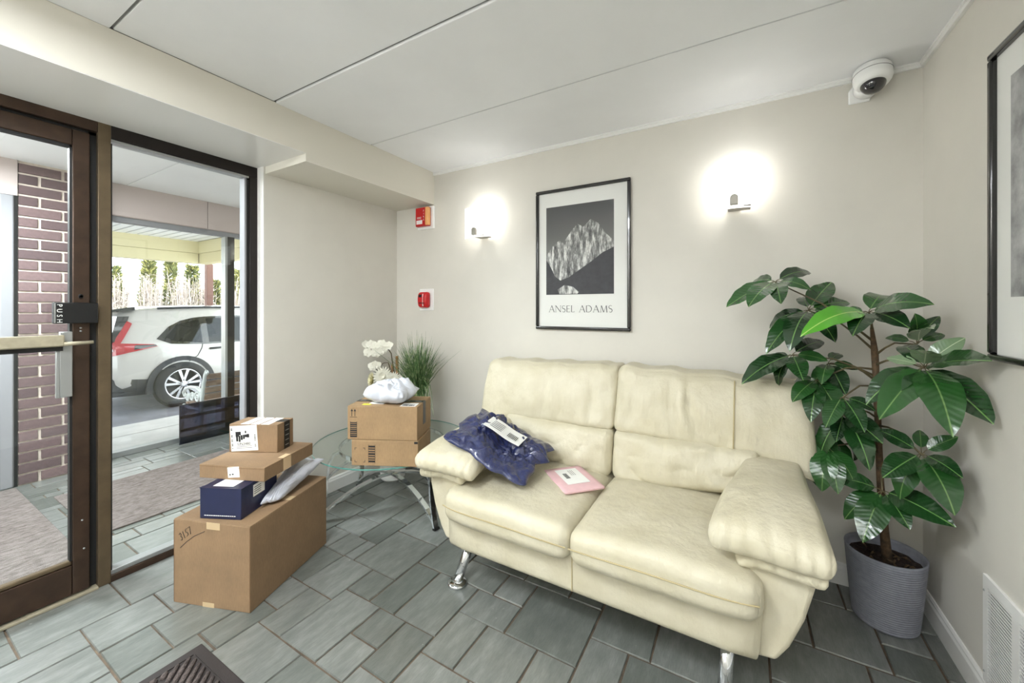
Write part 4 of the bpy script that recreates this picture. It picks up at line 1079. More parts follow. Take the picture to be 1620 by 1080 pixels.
# flower arrangement
def orchid():
    r = random.Random(12); c = Vector((-2.27, 2.12, .451))
    t = thing('flower_arrangement', 'artificial white orchid and daisy arrangement on the glass table', 'flowers', c)
    MB().lathe([(.05, 0), (.065, .01), (.075, .11), (.08, .13), (.072, .13), (.066, .02)], c, 28).build('planter', 'ceramic', t, smooth=True)
    MB().tube([c + Vector((.03, .0, .05)), c + Vector((.035, .01, .3)), c + Vector((.03, .01, .53))], .011, 8).build('cane', 'cane', t, smooth=True)
    MB().tube([c + Vector((-.01, .0, .05)), c + Vector((-.005, .0, .3)), c + Vector((-.01, .0, .47))], .008, 8).build('cane', 'cane', t, smooth=True)
    arc = [c + Vector(p) for p in ((.0, 0, .1), (.01, 0, .4), (-.01, -.01, .55), (-.07, -.02, .625), (-.15, -.03, .62), (-.21, -.04, .58))]
    MB().tube(arc, [.005, .005, .004, .004, .003, .002], 6).build('orchid_stem', 'stem_green', t, smooth=True)
    arc2 = [c + Vector(p) for p in ((.0, 0, .1), (.0, -.01, .38), (-.03, -.02, .48), (-.075, -.03, .475), (-.10, -.04, .44))]
    MB().tube(arc2, [.005, .005, .004, .003, .002], 6).build('orchid_stem', 'stem_green', t, smooth=True)
    # orchid bloom
    def petal(L, W, cup):
        m = MB()
        def fn(u, v):
            x = u * L; w = W * math.sin(PI * min(1, u * .92 + .06)) ** .7; y = (v - .5) * w
            return Vector((x, y, cup * (u ** 2) * L + .25 * abs(v - .5) ** 2 * W))
        m.grid(6, 4, fn); return m
    bloom = MB()
    for k, (L, W) in enumerate(((.038, .034), (.040, .046), (.036, .03), (.036, .03), (.040, .046))):
        pm = petal(L, W, -.15); R = Matrix.Rotation(2 * PI * k / 5 + PI / 2, 4, 'Z'); bloom.add([R @ v for v in pm.v], pm.f)
    pm = petal(.018, .014, .9); bloom.add([Matrix.Rotation(-PI / 2, 4, 'Z') @ v for v in pm.v], pm.f)
    bme = bloom.mesh('orchid_flower', True); bme.materials.append(M['petal'])
    spots = [(-.04, -.04, .63), (-.085, -.05, .60), (-.07, -.055, .555), (-.12, -.05, .625), (-.15, -.05, .565), (-.02, -.05, .565), (-.17, -.045, .615), (-.055, -.06, .475), (-.09, -.06, .455), (.0, -.03, .60)]
    for p in spots:
        o = bpy.data.objects.new('orchid_flower', bme); COL.objects.link(o); o.parent = t
        fwd = Vector((.55 + r.uniform(-.4, .4), -.8 + r.uniform(-.2, .3), r.uniform(-.3, .3))).normalized()
        o.matrix_basis = Matrix.Translation((p[0] * 1.25, p[1] * 1.6, p[2] + r.uniform(-.012, .012))) @ fwd.to_track_quat('Z', 'Y').to_matrix().to_4x4() @ Matrix.Rotation(r.uniform(-.4, .4), 4, 'Z')
    for p in ((-.215, -.04, .60), (-.235, -.045, .575), (-.21, -.05, .555), (-.185, -.05, .55), (-.11, -.05, .425), (-.085, -.055, .415), (-.13, -.05, .43)):
        bm_part('bud', rounded(.006, .006, .009, .0055, 3), 'bud', t, Matrix.Translation(c + Vector(p)))
    # daisies
    dm = MB()
    for ring, n, L, tilt in ((0, 20, .062, .15), (1, 16, .052, .45), (2, 12, .038, .85)):
        for k in range(n):
            pm = petal(L, .014, .1); R = Matrix.Rotation(2 * PI * (k + ring * .3) / n, 4, 'Z') @ Matrix.Rotation(-tilt, 4, 'Y'); dm.add([R @ v for v in pm.v], pm.f)
    dme = dm.mesh('daisy_flower', True)
    for p, d, mt, sc in (((-.03, -.07, .385), (.5, -.8, .25), 'petal', 1.2), ((-.15, -.06, .345), (-.3, -.75, .1), 'petal_cream', 1.05), ((.055, -.05, .365), (.6, -.6, .5), 'petal', .95), ((-.10, -.07, .27), (0, -.8, -.3), 'petal_cream', .8)):
        me = dme.copy(); me.materials.append(M[mt]); o = bpy.data.objects.new('daisy_flower', me); COL.objects.link(o); o.parent = t
        o.matrix_basis = Matrix.Translation(p) @ Vector(d).normalized().to_track_quat('Z', 'Y').to_matrix().to_4x4() @ Matrix.Scale(sc, 4)
    for tip, rr in (((-.17, -.03, .40), .02), ((-.10, .02, .42), .018), ((.07, -.02, .40), .018), ((-.16, -.08, .27), .022), ((-.02, -.10, .28), .024), ((.09, -.06, .30), .022)):
        b = Vector((0, 0, .14)); tip = Vector(tip); sd = (tip - b).cross(Vector((0, 0, 1))).normalized(); m = MB()
        m.grid(2, 6, lambda u, v: b.lerp(tip, v) + sd * (u - .5) * 2 * rr * math.sin(PI * min(1, v * .95 + .05)) + Vector((0, 0, .05 * math.sin(PI * v))))
        m.build('spray_leaf', 'blade', t, local=True, smooth=True)
orchid()
def grass():
    r = random.Random(5); c = Vector((-2.09, 2.20, .451))
    t = thing('grass_plant', 'artificial tall ornamental grass in the corner behind the parcels', 'plant', c)
    MB().lathe([(.055, 0), (.06, .01), (.075, .16), (.07, .16), (.062, .03)], c, 24).build('planter', 'black', t, smooth=True)
    m = MB()
    for i in range(460):
        a = r.uniform(0, 2 * PI); sp = r.random() ** .7; L = r.uniform(.42, .62) * (1 - .15 * sp); lean = .02 + .34 * sp; w = r.uniform(.0026, .0058)
        b = Vector((r.gauss(0, .018), r.gauss(0, .018), .15)); d = Vector((math.cos(a), math.sin(a), 0)); sd = Vector((-d.y, d.x, 0)) ; sd.rotate(Matrix.Rotation(r.uniform(-1, 1), 3, 'Z'))
        droop = r.uniform(.0, .05) + (.30 if i % 22 == 0 else 0); pts = []
        if d.y > .2: lean *= .45
        if d.x < -.3: lean *= .55
        if i % 22 == 0:
            d = Vector((.75, -.5 + r.uniform(-.3, .3), 0)); lean = .30
        for k in range(6):
            s = k / 5; q_ = b + d * (lean * L / .5 * s ** 1.6) + Vector((0, 0, L * s * (1 - .12 * sp) - droop * s ** 3 * 1.6)); q_.z = max(q_.z, .014); pts.append(q_)
        vs = []
        for k, p in enumerate(pts):
            ww = w * (1 - (k / 5) ** 2 * .9); vs += [p - sd * ww, p + sd * ww]
        m.add(vs, [(2 * k, 2 * k + 1, 2 * k + 3, 2 * k + 2) for k in range(5)])
    f = m.build('grass_blades', 'blade', t, local=True, smooth=True); f['kind'] = 'stuff'
grass()

# ------------------------------------------------------------------ umbrella plant
WH = [
((0.144, 2.2, 1.464), [(-0.054, 2.12, 1.346), (0.035, 2.06, 1.346), (0.157, 2.06, 1.359), (0.289, 2.28, 1.505), (0.271, 2.14, 1.42), (0.056, 2.32, 1.471)]),
((0.272, 2.22, 1.331), [(0.105, 2.12, 1.133), (0.187, 2.06, 1.155), (0.126, 2.28, 1.242), (0.374, 2.34, 1.464), (0.352, 2.12, 1.196), (0.433, 2.3, 1.363), (0.42, 2.22, 1.293), (0.262, 2.36, 1.395)]),
((0.209, 2.2, 1.126), [(0.008, 2.08, 0.993), (0.235, 2.06, 1.034), (0.333, 2.16, 1.112), (0.341, 2.32, 1.186), (0.096, 2.32, 1.034), (0.158, 2.2, 0.976), (0.054, 2.26, 0.985)]),
((0.348, 2.26, 1.09), [(0.447, 2.24, 1.072), (0.308, 2.14, 1.012), (0.289, 2.2, 0.987), (0.389, 2.14, 0.974), (0.325, 2.2, 0.902), (0.41, 2.36, 1.127)]),
((0.457, 2.12, 1.324), [(0.215, 1.98, 1.224), (0.38, 1.98, 1.232), (0.607, 1.98, 1.354), (0.543, 1.98, 1.266), (0.55, 2.3, 1.39), (0.364, 2.22, 1.306)]),
((0.585, 2.0, 1.122), [(0.672, 1.78, 1.179), (0.69, 1.82, 0.976), (0.587, 1.78, 0.931), (0.411, 1.94, 0.979), (0.425, 1.84, 0.949), (0.69, 2.0, 1.237), (0.501, 2.08, 1.145), (0.543, 1.84, 1.198), (0.564, 2.16, 1.187)]),
((0.60, 2.12, 1.2), [(0.566, 2.02, 1.323), (0.517, 2.16, 1.218), (0.67, 2.14, 1.311), (0.69, 2.16, 1.238), (0.599, 1.96, 1.268)]),
((0.59, 2.04, 0.793), [(0.462, 1.96, 0.708), (0.526, 2.02, 0.618), (0.657, 1.92, 0.763), (0.631, 1.9, 0.639), (0.478, 2.1, 0.855), (0.608, 2.12, 0.867), (0.686, 2.04, 0.877)]),
((0.495, 2.1, 0.609), [(0.37, 2.06, 0.481), (0.41, 1.98, 0.441), (0.543, 1.98, 0.527), (0.648, 1.94, 0.585), (0.339, 2.12, 0.624)]),
((0.386, 2.16, 0.889), [(0.444, 2.04, 0.701), (0.478, 2.02, 0.82), (0.305, 2.16, 0.68), (0.436, 2.26, 0.665), (0.345, 2.07, 0.79)]),
((0.335, 2.24, 0.79), [(0.30, 2.2, 0.546), (0.315, 2.13, 0.65), (0.356, 2.2, 0.626), (0.328, 2.28, 0.548), (0.4, 2.24, 0.565)]),
((0.30, 2.20, 1.02), [(0.20, 2.10, 0.93), (0.26, 2.06, 0.86), (0.36, 2.06, 0.90), (0.36, 2.22, 0.96), (0.22, 2.28, 0.98)]),
((0.37, 2.10, 0.97), [(0.30, 2.0, 0.86), (0.42, 2.0, 0.86), (0.47, 2.08, 0.93), (0.33, 2.18, 0.86)]),
((0.33, 2.16, 0.74), [(0.30, 2.08, 0.57), (0.35, 2.06, 0.58), (0.41, 2.10, 0.62), (0.30, 2.2, 0.60)]),
]
def plant():
    c = Vector((.54, 2.265, 0)); r = random.Random(4)
    t = thing('potted_umbrella_plant', 'large glossy green umbrella plant in a ribbed grey pot in the corner', 'plant', c)
    prof = [(.098, 0), (.104, .006)]
    n = 30
    for k in range(n):
        z = .010 + k * .0094; R = .106 + .026 * (z / .3) ** .9; prof += [(R, z), (R + .0016, z + .003), (R + .0016, z + .006), (R, z + .009)]
    prof += [(.133, .296), (.134, .303), (.128, .305), (.125, .29), (.118, .20)]
    MB().lathe(prof, c, 56).build('pot', 'pot_grey', t, smooth=True)
    so = MB(); 
    so.grid(28, 6, lambda u, v: c + Vector((.1225 * v * math.cos(2 * PI * u), .1225 * v * math.sin(2 * PI * u), .262 + .012 * noise.noise(Vector((math.cos(2 * PI * u) * v * 5, math.sin(2 * PI * u) * v * 5, 1))))))
    so.build('soil', 'soil', t, smooth=True)
    for i in range(14):
        a = r.uniform(0, 6.28); R = r.uniform(.03, .105); p = c + Vector((R * math.cos(a), R * math.sin(a), .272)); e = Vector((r.uniform(-1, 1), r.uniform(-1, 1), r.uniform(-.1, .35))).normalized() * r.uniform(.02, .05)
        MB().tube([p - e * .5, p + Vector((0, 0, .006)), p + e * .5], [.002, .005, .001], 5).build('dry_litter', 'bark', t, smooth=True)
    trunk = [(.548, 2.255, .25), (.535, 2.25, .40), (.522, 2.245, .60), (.515, 2.24, .80), (.508, 2.235, 1.0), (.50, 2.225, 1.15), (.487, 2.21, 1.26)]
    MB().tube(trunk, [.019, .0155, .0125, .0115, .0115, .0125, .006], 12).build('trunk', 'bark', t, smooth=True)
    def on_trunk(z):
        for a, b in zip(trunk, trunk[1:]):
            if a[2] <= z <= b[2]: return Vector(a).lerp(Vector(b), (z - a[2]) / (b[2] - a[2]))
        return Vector(trunk[-1])
    att = [1.20, 1.16, 1.05, 1.03, 1.25, 1.10, 1.14, .84, .66, .87, .76, 1.08, 1.0, .72]
    # leaf blades: three curvatures shared by all
    lms = []
    for arch, cup in ((.10, .10), (.16, .06), (.05, .16)):
        def fn(u, v, arch=arch, cup=cup):
            x = u; w = .225 * (math.sin(PI * u ** .80) ** .75) * (1 if u < .93 else (1 - u) / .07 * .6 + .4); s = (v - .5) * 2
            return Vector((x, s * w + 0, arch * 4 * u * (1 - u) + cup * abs(s) * w * 1.6 - .25 * cup * (s * s) * w + .012 * math.sin(u * 22) * abs(s)))
        lms.append(fn)
    meshes = {}
    for key in ('leaf', 'leaf_bright', 'leaf_pale'):
        for i, fn in enumerate(lms):
            me = MB().grid(14, 6, fn).mesh('leaf', True); me.materials.append(M[key]); meshes[key, i] = me
    for wi, (hub, tips) in enumerate(WH):
        hub = Vector(hub); a = on_trunk(att[wi]); mid = a.lerp(hub, .5) + Vector((0, 0, .03))
        MB().tube([a, a.lerp(hub, .25) + Vector((0, 0, .02)), mid, hub], [.0055, .004, .0035, .003], 7).build('leaf_stalk', 'stem_green', t, smooth=True)
        for li, tip in enumerate(tips):
            tip = Vector(tip); d = tip - hub; pet = d.normalized() * .022 + Vector((0, 0, .008)); b = hub + pet; d = tip - b; L = d.length; x = d / L
            MB().tube([hub, hub.lerp(b, .5) + Vector((0, 0, .003)), b], [.002, .0017, .0017], 5, cap=False).build('leaf_stalk', 'stem_green', t, smooth=True)
            hor = Vector((d.x, d.y, 0)); up = Vector((-.2, -1.0, .85)) + (hor.normalized() * .9 if hor.length > .01 else Vector((0, -1, 0))) * max(0, -x.z)
            z = (up - x * up.dot(x)).normalized(); y = z.cross(x); wf = L * r.uniform(.92, 1.12) * (1.0 if L > .2 else 1.12)
            if L > .24: wf *= .88
            key = 'leaf_bright' if (wi == 4 and li == 0) else ('leaf_pale' if (wi, li) in ((5, 5), (5, 7), (5, 6), (6, 4)) else 'leaf')
            o = bpy.data.objects.new('leaf', meshes[key, r.randrange(3)]); COL.objects.link(o); o.parent = t
            Mx = Matrix((x * L, y * wf, z * L)).transposed().to_4x4(); Mx.translation = b
            o.matrix_basis = wm(t).inverted() @ Mx
plant()

# ------------------------------------------------------------------ things on the walls
def sconce(x, label, watts=LAMP_SCONCE):
    zc = 1.972; t = thing('wall_sconce', label, 'wall lamp', (x, BY, zc), 0, 'wall sconces on the back wall')
    k = NT('lit_opal_glass'); b = k.b
    b.inputs['Base Color'].default_value = (.9, .9, .88, 1); b.inputs['Roughness'].default_value = .3
    b.inputs['Emission Color'].default_value = (1, .985, .96, 1); b.inputs['Emission Strength'].default_value = 1.3
    W, H = .112, .112
    m = MB(); m.grid(16, 2, lambda u, v: Vector((x + (u - .5) * 2 * W, BY - .128 + .030 * (2 * u - 1) ** 2, zc + (v - .5) * 2 * H)))
    s = m.build('glass_shade', None, t, smooth=True); s.data.materials.append(k.m)
    so = s.modifiers.new('s', 'SOLIDIFY'); so.thickness = .005
    MB().box(x - .03, x + .03, BY - .012, BY, zc - .10, zc - .03).build('wall_plate', 'nickel', t, bevel=.004)
    MB().tube([(x, BY - .01, zc - .068), (x, BY - .13, zc - .068)], .006, 10).build('arm', 'nickel', t, smooth=True)
    kn = MB().prism([(x - .018, zc - .098), (x + .018, zc - .098), (x + .018, zc - .062)] + [(x + .018 * math.cos(a), zc - .062 + .018 * math.sin(a)) for a in [PI * q / 10 for q in range(1, 10)]] + [(x - .018, zc - .062)], 'y', BY - .150, BY - .128)
    kn.build('clip', 'nickel', t, bevel=.003, fix=True)
    MB().box(x - .03, x + .075, BY - .124, BY - .02, zc - .106, zc - .100).build('lower_tray', 'nickel', t, bevel=.002)
    bu = MB().lathe([(.004, -.045), (.012, -.04), (.014, -.01), (.014, .03), (.008, .042), (.003, .045)], (x + .02, BY - .07, zc), 16).build('bulb', None, t, smooth=True)
    e = NT('bulb_glow'); e.b.inputs['Emission Color'].default_value = (1, .95, .86, 1); e.b.inputs['Emission Strength'].default_value = 30; bu.data.materials.append(e.m)
    l = bpy.data.lights.new('sconce_light', 'POINT'); l.energy = watts; l.color = (.93, .97, 1.0); l.shadow_soft_size = .03
    lo = bpy.data.objects.new('sconce_light', l); COL.objects.link(lo); lo.parent = t; lo.location = (.02, -.082, .09)
    return t
sconce(-.024, 'lit frosted glass wall sconce right of the framed poster')
sconce(-1.665, 'lit frosted glass wall sconce left of the framed poster')
for px_, py_, rz, kk_, lb_ in ((-1.2, RY, PI, 1.0, 'added fill sconce on the rear wall behind the camera'), (LX, -1.15, PI / 2, .36, 'added fill sconce on the door side wall behind the camera')):
    sc_ = sconce(5.0, lb_, FILL_REAR * kk_); sc_.matrix_basis = Matrix.Translation((px_, py_, 1.972)) @ Matrix.Rotation(rz, 4, 'Z'); sc_['group'] = 'added fill sconces behind the camera'  # two unseen sconces added to lift the room's ambient light

# framed poster
def framed(name, label, mode):
    """mode 'back': on back wall; mode 'right': on right wall. local plane coords (a, z) -> world"""
    if mode == 'back':
        a0, a1, z0, z1 = -1.223, -.576, 1.199, 2.146; org = (a0, BY, z0); X = (1, 0, 0)
    else:
        a0, a1, z0, z1 = 1.225, 1.868, 1.175, 2.155; org = (RX, a1, z0); X = (0, -1, 0)
    w, h = a1 - a0, z1 - z0
    t = thing(name, label, 'picture', org, 0)
    F = frame_m(org, X, (0, 0, 1))       # z axis points into the room
    def B(x0, x1, y0, y1, d0, d1): return MB().obox(F @ Matrix.Translation(((x0 + x1) / 2, (y0 + y1) / 2, (d0 + d1) / 2)), x1 - x0, y1 - y0, d1 - d0)
    fw = .021
    for q in ((0, w, 0, fw), (0, w, h - fw, h), (0, fw, fw, h - fw), (w - fw, w, fw, h - fw)):
        B(*q, .002, .026).build('frame_rail', 'frame_black', t, bevel=.006, seg=3)
    B(fw, w - fw, fw, h - fw, .002, .010).build('mount_board', 'mat_board', t)
    return t, F, w, h, B
t, F, w, h, B = framed('framed_poster', 'black framed black-and-white mountain poster with lettering between the sconces', 'back')
px0, px1, py0, py1 = .075, .542, .235, .83
def flat(poly, d, name, mat, par):
    n = len(poly); return MB().add([F @ Vector((x, y, d)) for x, y in poly], [tuple(range(n))]).build(name, mat, par)
def rockmat():
    k = NT('print_rock'); tc = k.coord((1, 1, .25), 'Object')
    k.l(k.ramp(k.noise(tc, 46, 8, .72), [(.36, lin((40, 40, 42))), (.5, lin((128, 128, 126))), (.62, lin((220, 220, 216)))]), k.b.inputs['Base Color']); k.b.inputs['Roughness'].default_value = .6; return k.m
def skymat():
    k = NT('print_sky'); co = k.coord((1, 1, 1), 'Object'); sx = k.n('ShaderNodeSeparateXYZ'); k.l(co, sx.inputs[0])
    k.l(k.ramp(sx.outputs['Z'], [(.40, lin((124, 124, 120))), (.83, lin((62, 62, 64)))]), k.b.inputs['Base Color']); k.b.inputs['Roughness'].default_value = .6; return k.m
M['rock'] = rockmat(); M['psky'] = skymat(); M['pdark'] = pbr('print_dark', (48, 48, 52), .6, var=.12, vscale=30)
pr = flat([(px0, py0), (px1, py0), (px1, py1), (px0, py1)], .0104, 'print', 'psky', t)
flat([(px0, .50), (.12, .56), (.17, .60), (.20, .58), (.26, .66), (.30, .70), (.34, .675), (.39, .72), (.44, .69), (.49, .62), (px1, .57), (px1, py0), (px0, py0)], .0107, 'print_mountain', 'rock', pr)
flat([(px0, .47), (.10, .44), (.14, .36), (.18, .33), (.24, .35), (.32, .40), (.40, .45), (.47, .50), (px1, .53), (px1, py0), (px0, py0)], .0110, 'print_foreground', 'pdark', pr)
flat([(.16, .27), (.21, .30), (.27, .285), (.31, .25), (.30, py0 + .004), (.17, py0 + .004)], .0112, 'print_foreground', 'rock', pr)
# roman capitals with thick and thin strokes and small serifs
def roman(s, x, y, H, gap):
    m = MB(); out = []
    def bar(p, q, wd, ):
        p = Vector((*p, 0)); q = Vector((*q, 0)); d = (q - p).normalized(); n = Vector((-d.y, d.x, 0)) * wd / 2
        m.add([F @ (Vector((x, y, .0108)) + v) for v in (p - n, q - n, q + n, p + n)], [(0, 1, 2, 3)])
    tk, tn = H * .11, H * .05
    def serif(cx, cy): bar((cx - H * .10, cy), (cx + H * .10, cy), tn * .8)
    for ch in s:
        if ch == ' ': x += H * .55; continue
        m = MB(); out.append((ch, m))
        if ch == 'A':
            W_ = H * .82; bar((0, 0), (W_ / 2, H), tn); bar((W_ / 2, H * 1.03), (W_, 0), tk); bar((W_ * .18, H * .36), (W_ * .8, H * .36), tn); serif(0, 0); serif(W_, 0)
        elif ch == 'N':
            W_ = H * .82; bar((0, 0), (0, H), tn); bar((0, H), (W_, 0), tk); bar((W_, 0), (W_, H), tn); serif(0, 0); serif(-H * .04, H); serif(W_, H)
        elif ch == 'S':
            W_ = H * .48; pts = [(W_ * .5 + W_ * .5 * math.cos(a), H * .76 + H * .24 * math.sin(a)) for a in [math.radians(q) for q in range(35, 271, 20)]] + [(W_ * .5 + W_ * .5 * math.cos(a), H * .26 + H * .26 * math.sin(a)) for a in [math.radians(q) for q in range(80, -146, -20)]]
            for i, (p, q) in enumerate(zip(pts, pts[1:])): bar(p, q, tn + (tk - tn) * math.sin(PI * i / len(pts)) ** 2)
        elif ch == 'E':
            W_ = H * .46; bar((0, 0), (0, H), tk)
            for yy, ww in ((tn / 2, W_), (H * .52, W_ * .8), (H - tn / 2, W_ * .95)): bar((0, yy), (ww, yy), tn); bar((ww, yy - H * .06), (ww, yy + H * .06), tn * .7)
        elif ch == 'L':
            W_ = H * .46; bar((0, 0), (0, H), tk); bar((0, tn / 2), (W_, tn / 2), tn); bar((W_, 0), (W_, H * .14), tn * .8); serif(0, H)
        elif ch == 'D':
            W_ = H * .78; bar((0, 0), (0, H), tk); pts = [(W_ * .3, 0)] + [(W_ * .35 + W_ * .65 * math.cos(a), H / 2 + H / 2 * math.sin(a)) for a in [math.radians(q) for q in range(-90, 91, 15)]] + [(W_ * .3, H)]
            bar((0, tn / 2), (W_ * .35, tn / 2), tn); bar((0, H - tn / 2), (W_ * .35, H - tn / 2), tn)
            for i, (p, q) in enumerate(zip(pts, pts[1:])): bar(p, q, tn + (tk - tn) * math.sin(PI * i / len(pts)) ** 2)
        elif ch == 'M':
            W_ = H * .95; bar((0, 0), (H * .1, H), tn); bar((H * .1, H), (W_ / 2, 0), tk); bar((W_ / 2, 0), (W_ - H * .1, H), tn); bar((W_ - H * .1, H), (W_, 0), tk); serif(0, 0); serif(W_, 0)
        x += W_ + gap
    return out
for ch, lm_ in roman('ANSEL ADAMS', .098, .118, .043, .0125):
    lm_.build('letter', 'print_grey', t)['kind'] = 'stuff'
t, F, w, h, B = framed('framed_poster', 'black framed picture on the right wall above the umbrella plant, cut by the edge', 'right')
B(.095, .545, .20, .865, .0102, .0108).build('print', pbr('print_photo', (150, 150, 150), .6, var=.25, vscale=12), t)

# fire alarm horn strobe
def alarm():
    x0, x1, z0, z1 = -2.325, -2.155, 1.995, 2.178
    t = thing('fire_alarm_strobe', 'red fire alarm strobe high on the wall under the soffit', 'alarm', (-2.24, BY, 2.09))
    MB().box(x0, x1, BY - .022, BY, z0, z1).build('back_plate', 'white_plastic', t, bevel=.004)
    hs = MB().box(x0 + .008, x1 - .022, BY - .058, BY - .022, z0 + .018, z1 - .010).build('housing', 'red', t, bevel=.008, seg=3)
    MB().box(x1 - .052, x1 - .020, BY - .064, BY - .03, z0 + .022, z1 - .014).build('strobe_lens', 'amber', t, bevel=.006)
    for k in range(4): text('FIRE'[k], .020, 'paper', t, frame_m((x0 + .1, BY - .0588, z1 - .042 - k * .024), (1, 0, 0), (0, 0, 1)), align='CENTER')
    text('FIRE', .026, 'paper', t, frame_m((x0 + .052, BY - .0588, z0 + .085), (1, 0, 0), (0, 0, 1)), align='CENTER')
    MB().box(x0 + .022, x0 + .085, BY - .0592, BY - .058, z0 + .036, z0 + .068).build('speaker_patch', 'white_plastic', t)
alarm()
def pull():
    x0, x1, z0, z1 = -2.315, -2.165, 1.325, 1.503
    t = thing('fire_pull_station', 'small red fire alarm device on a white plate below the strobe', 'alarm', (-2.24, BY, 1.41))
    MB().box(x0, x1, BY - .008, BY, z0, z1).build('wall_plate', 'white_plastic', t, bevel=.003)
    def f(u, p):
        q = p.copy(); q.y -= .014 * (1 - u.z ** 2) * (u.y < 0); return q
    bm_part('housing', rounded(.050, .022, .064, .018, 10, f), 'red', t, Matrix.Translation((-2.243, BY - .03, 1.412)))
    MB().box(-2.272, -2.245, BY - .068, BY - .055, 1.432, 1.454).build('dark_inset', 'ink', t, bevel=.002)
    MB().box(-2.232, -2.228, BY - .066, BY - .05, 1.36, 1.46).build('ridge', 'white_plastic', t)
    MB().box(-2.275, -2.212, BY - .066, BY - .055, 1.378, 1.392).build('pull_bar', 'red_dark', t, bevel=.003)
pull()

# dome camera
def dome():
    c = Vector((.525, BY, 2.37))
    t = thing('dome_camera', 'white dome security camera high in the right corner', 'camera', c)
    MB().prism([(.455, 2.322), (.535, 2.322), (.535, 2.425), (.485, 2.425), (.455, 2.385)], 'y', BY - .012, BY).build('wall_plate', 'white_plastic', t, bevel=.006, fix=True)
    ax = Vector((.0, -.22, -1)).normalized(); mm = frame_m(c + Vector((0, -.085, .042)), Vector((1, 0, 0)), ax.cross(Vector((1, 0, 0))))
    if (mm.to_3x3() @ Vector((0, 0, 1))).dot(ax) < 0: mm = mm @ Matrix.Rotation(PI, 4, 'X')
    MB().lathe([(.030, -.03), (.060, -.028), (.068, -.015), (.070, .0), (.070, .028), (.066, .040), (.058, .052), (.052, .056), (.03, .056)], seg=40, mat=mm).build('housing', 'white_plastic', t, smooth=True)
    MB().tube([(.515, BY - .005, 2.375), (.52, BY - .05, 2.385)], [.045, .05], 20).build('bracket_arm', 'white_plastic', t, smooth=True)
    MB().lathe([(.046, .05), (.045, .062), (.040, .074), (.031, .085), (.016, .092), (.002, .094)], seg=32, mat=mm).build('dome_cover', 'dome', t, smooth=True)
    MB().lathe([(.0705, .006), (.0712, .007), (.0705, .0085)], seg=40, cap=False, mat=mm).build('housing_groove', 'print_grey', t)
    for a in (-2.2, -.9):
        MB().lathe([(.004, 0), (.004, .003)], seg=8, mat=mm @ Matrix.Translation((.064 * math.cos(a), .064 * math.sin(a), .044))).build('screw', 'ink', t)
dome()

# return-air grille on the right wall
def vent():
    y1, y0, z0, z1 = 1.935, 1.38, .075, .452
    t = thing('air_grille', 'white louvred return air grille low on the right wall', 'vent', (RX, (y0 + y1) / 2, z0))
    d = .009
    cols = [(1.775, 1.905), (1.605, 1.735), (1.41, 1.565)]
    za, zb = z0 + .033, z1 - .032
    m = MB().box(RX - d, RX, y0, y1, zb, z1).box(RX - d, RX, y0, y1, z0, za).box(RX - d, RX, 1.905, y1, za, zb).box(RX - d, RX, y0, 1.41, za, zb).box(RX - d, RX, 1.735, 1.775, za, zb).box(RX - d, RX, 1.565, 1.605, za, zb)
    m.build('grille_frame', 'trim', t)
    MB().box(RX - .0015, RX - .0005, y0 + .02, y1 - .02, z0 + .02, z1 - .02).build('dark_void', 'ink', t)
    for a, b in cols:
        me = MB().prism([(-.009, -.0032), (-.0075, -.0032), (-.0075, .0032), (-.009, .0032)], 'y', a - (a + b) / 2, b - (a + b) / 2).mesh('slat'); me.materials.append(M['trim'])
        k = 0
        while z0 + .036 + k * .0105 < z1 - .034:
            o = bpy.data.objects.new('slat', me); COL.objects.link(o); o.parent = t; o.location = Vector((RX, (a + b) / 2, z0 + .036 + k * .0105)) - Vector((RX, (y0 + y1) / 2, z0)); k += 1
    for y, z in ((1.927, .40), (1.927, .13)): MB().lathe([(.004, 0), (.003, .002)], seg=10, mat=frame_m((RX - d, y, z), (0, -1, 0), (0, 0, 1))).build('screw', 'alu', t)
vent()

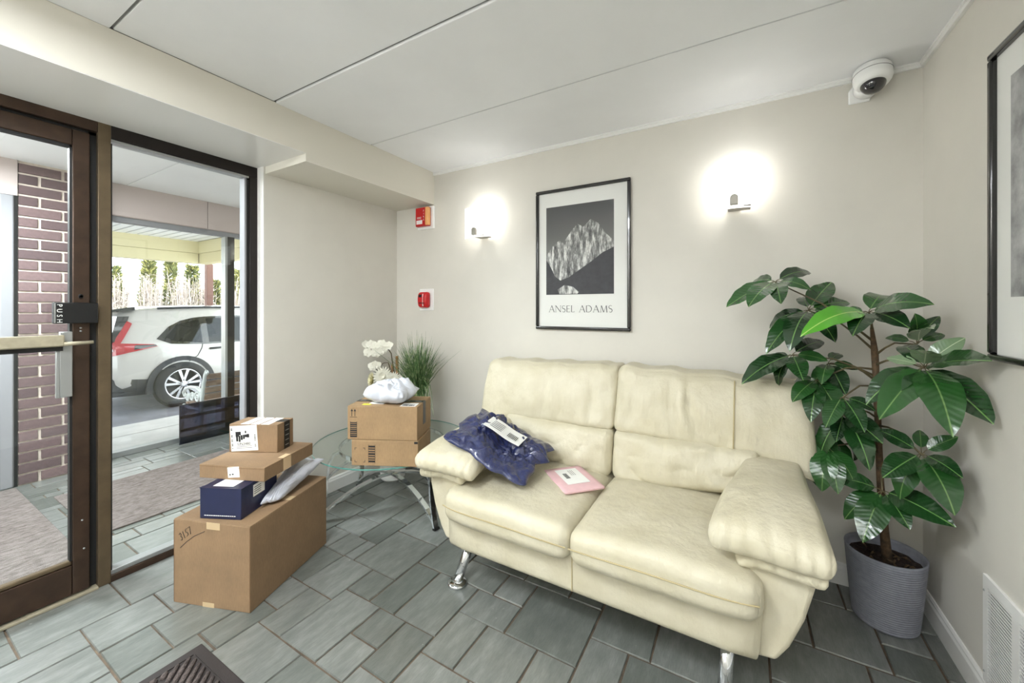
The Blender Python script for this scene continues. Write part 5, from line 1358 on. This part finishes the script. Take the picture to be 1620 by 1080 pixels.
# chevron door mat
def doormat():
    x0, x1, y0, y1 = -1.855, -1.05, .10, .733
    t = thing('door_mat', 'dark brown chevron ribbed door mat on the slate floor', 'mat', ((x0 + x1) / 2, (y0 + y1) / 2, 0))
    MB().box(x0, x1, y0, y1, .0005, .007).build('rubber_base', 'mat_rubber', t, bevel=.003)
    b = .042; m = MB()
    X0, X1, Y0, Y1 = x0 + b, x1 - b, y0 + b, y1 - b
    ncol = 5; cw = (Y1 - Y0) / ncol
    for c in range(ncol):
        ya = Y0 + c * cw; sg = 1 if c % 2 else -1
        x = X0 - .12
        while x < X1 + .12:
            p = Vector((x, ya + .006, .008)); q = Vector((x + sg * cw * .9, ya + cw - .006, .008))
            lo, hi = 0.0, 1.0
            dx = q.x - p.x
            f = [max(0, min(1, (v - p.x) / dx)) for v in (X0, X1)]; lo, hi = min(f), max(f)
            if hi - lo > .08:
                a, e = p.lerp(q, lo), p.lerp(q, hi); m.tube([a, a.lerp(e, .5) + Vector((0, 0, .0012)), e], [.007, .0105, .007], 6)
            x += .035
    r = m.build('chevron_ribs', 'chevron', t, smooth=True); r['kind'] = 'stuff'
    e = MB()
    for q in ((X0, X1, Y1 + .004, Y1 + .010), (X0, X1, Y0 - .010, Y0 - .004), (X0 - .010, X0 - .004, Y0, Y1), (X1 + .004, X1 + .010, Y0, Y1)): e.box(*q, .006, .010)
    e.build('border_rib', 'mat_rubber', t)
doormat()

# ------------------------------------------------------------------ added fill lamps, all out of view
def fill_lamp(x, y, z, watts, size, label, name):
    t = thing('ceiling_fill_lamp', label, 'ceiling lamp', (x, y, z), 0, 'added fill lamps overhead')
    MB().box(x - size / 2 - .02, x + size / 2 + .02, y - size / 2 - .02, y + size / 2 + .02, z - .03, z).build('fill_frame', 'white_plastic', t, bevel=.004)
    k = NT('fill_diffuser'); k.b.inputs['Emission Color'].default_value = (1, .97, .92, 1); k.b.inputs['Emission Strength'].default_value = 1.0
    o = MB().box(x - size / 2, x + size / 2, y - size / 2, y + size / 2, z - .034, z - .03).build('diffuser', None, t); o.data.materials.append(k.m)
    l = bpy.data.lights.new(name, 'AREA'); l.energy = watts; l.size = size; l.color = (.915, .965, 1.0)
    lo = bpy.data.objects.new(name, l); COL.objects.link(lo); lo.parent = t; lo.location = (0, 0, -.045)
fill_lamp(-1.35, -.12, 2.45, FILL_CEILING, .6, 'added square fill lamp over the door side of the lobby behind the camera', 'ceiling_fill')
fill_lamp(-.25, -.75, 2.45, FILL_CEILING * .5, .6, 'added square fill lamp over the right side of the lobby behind the camera', 'ceiling_fill')
fill_lamp(-3.75, 0.1, 2.458, FILL_ENTRY, .5, 'added unseen square fill lamp in the entry vestibule', 'entry_fill')  # unseen lamp added to brighten the vestibule
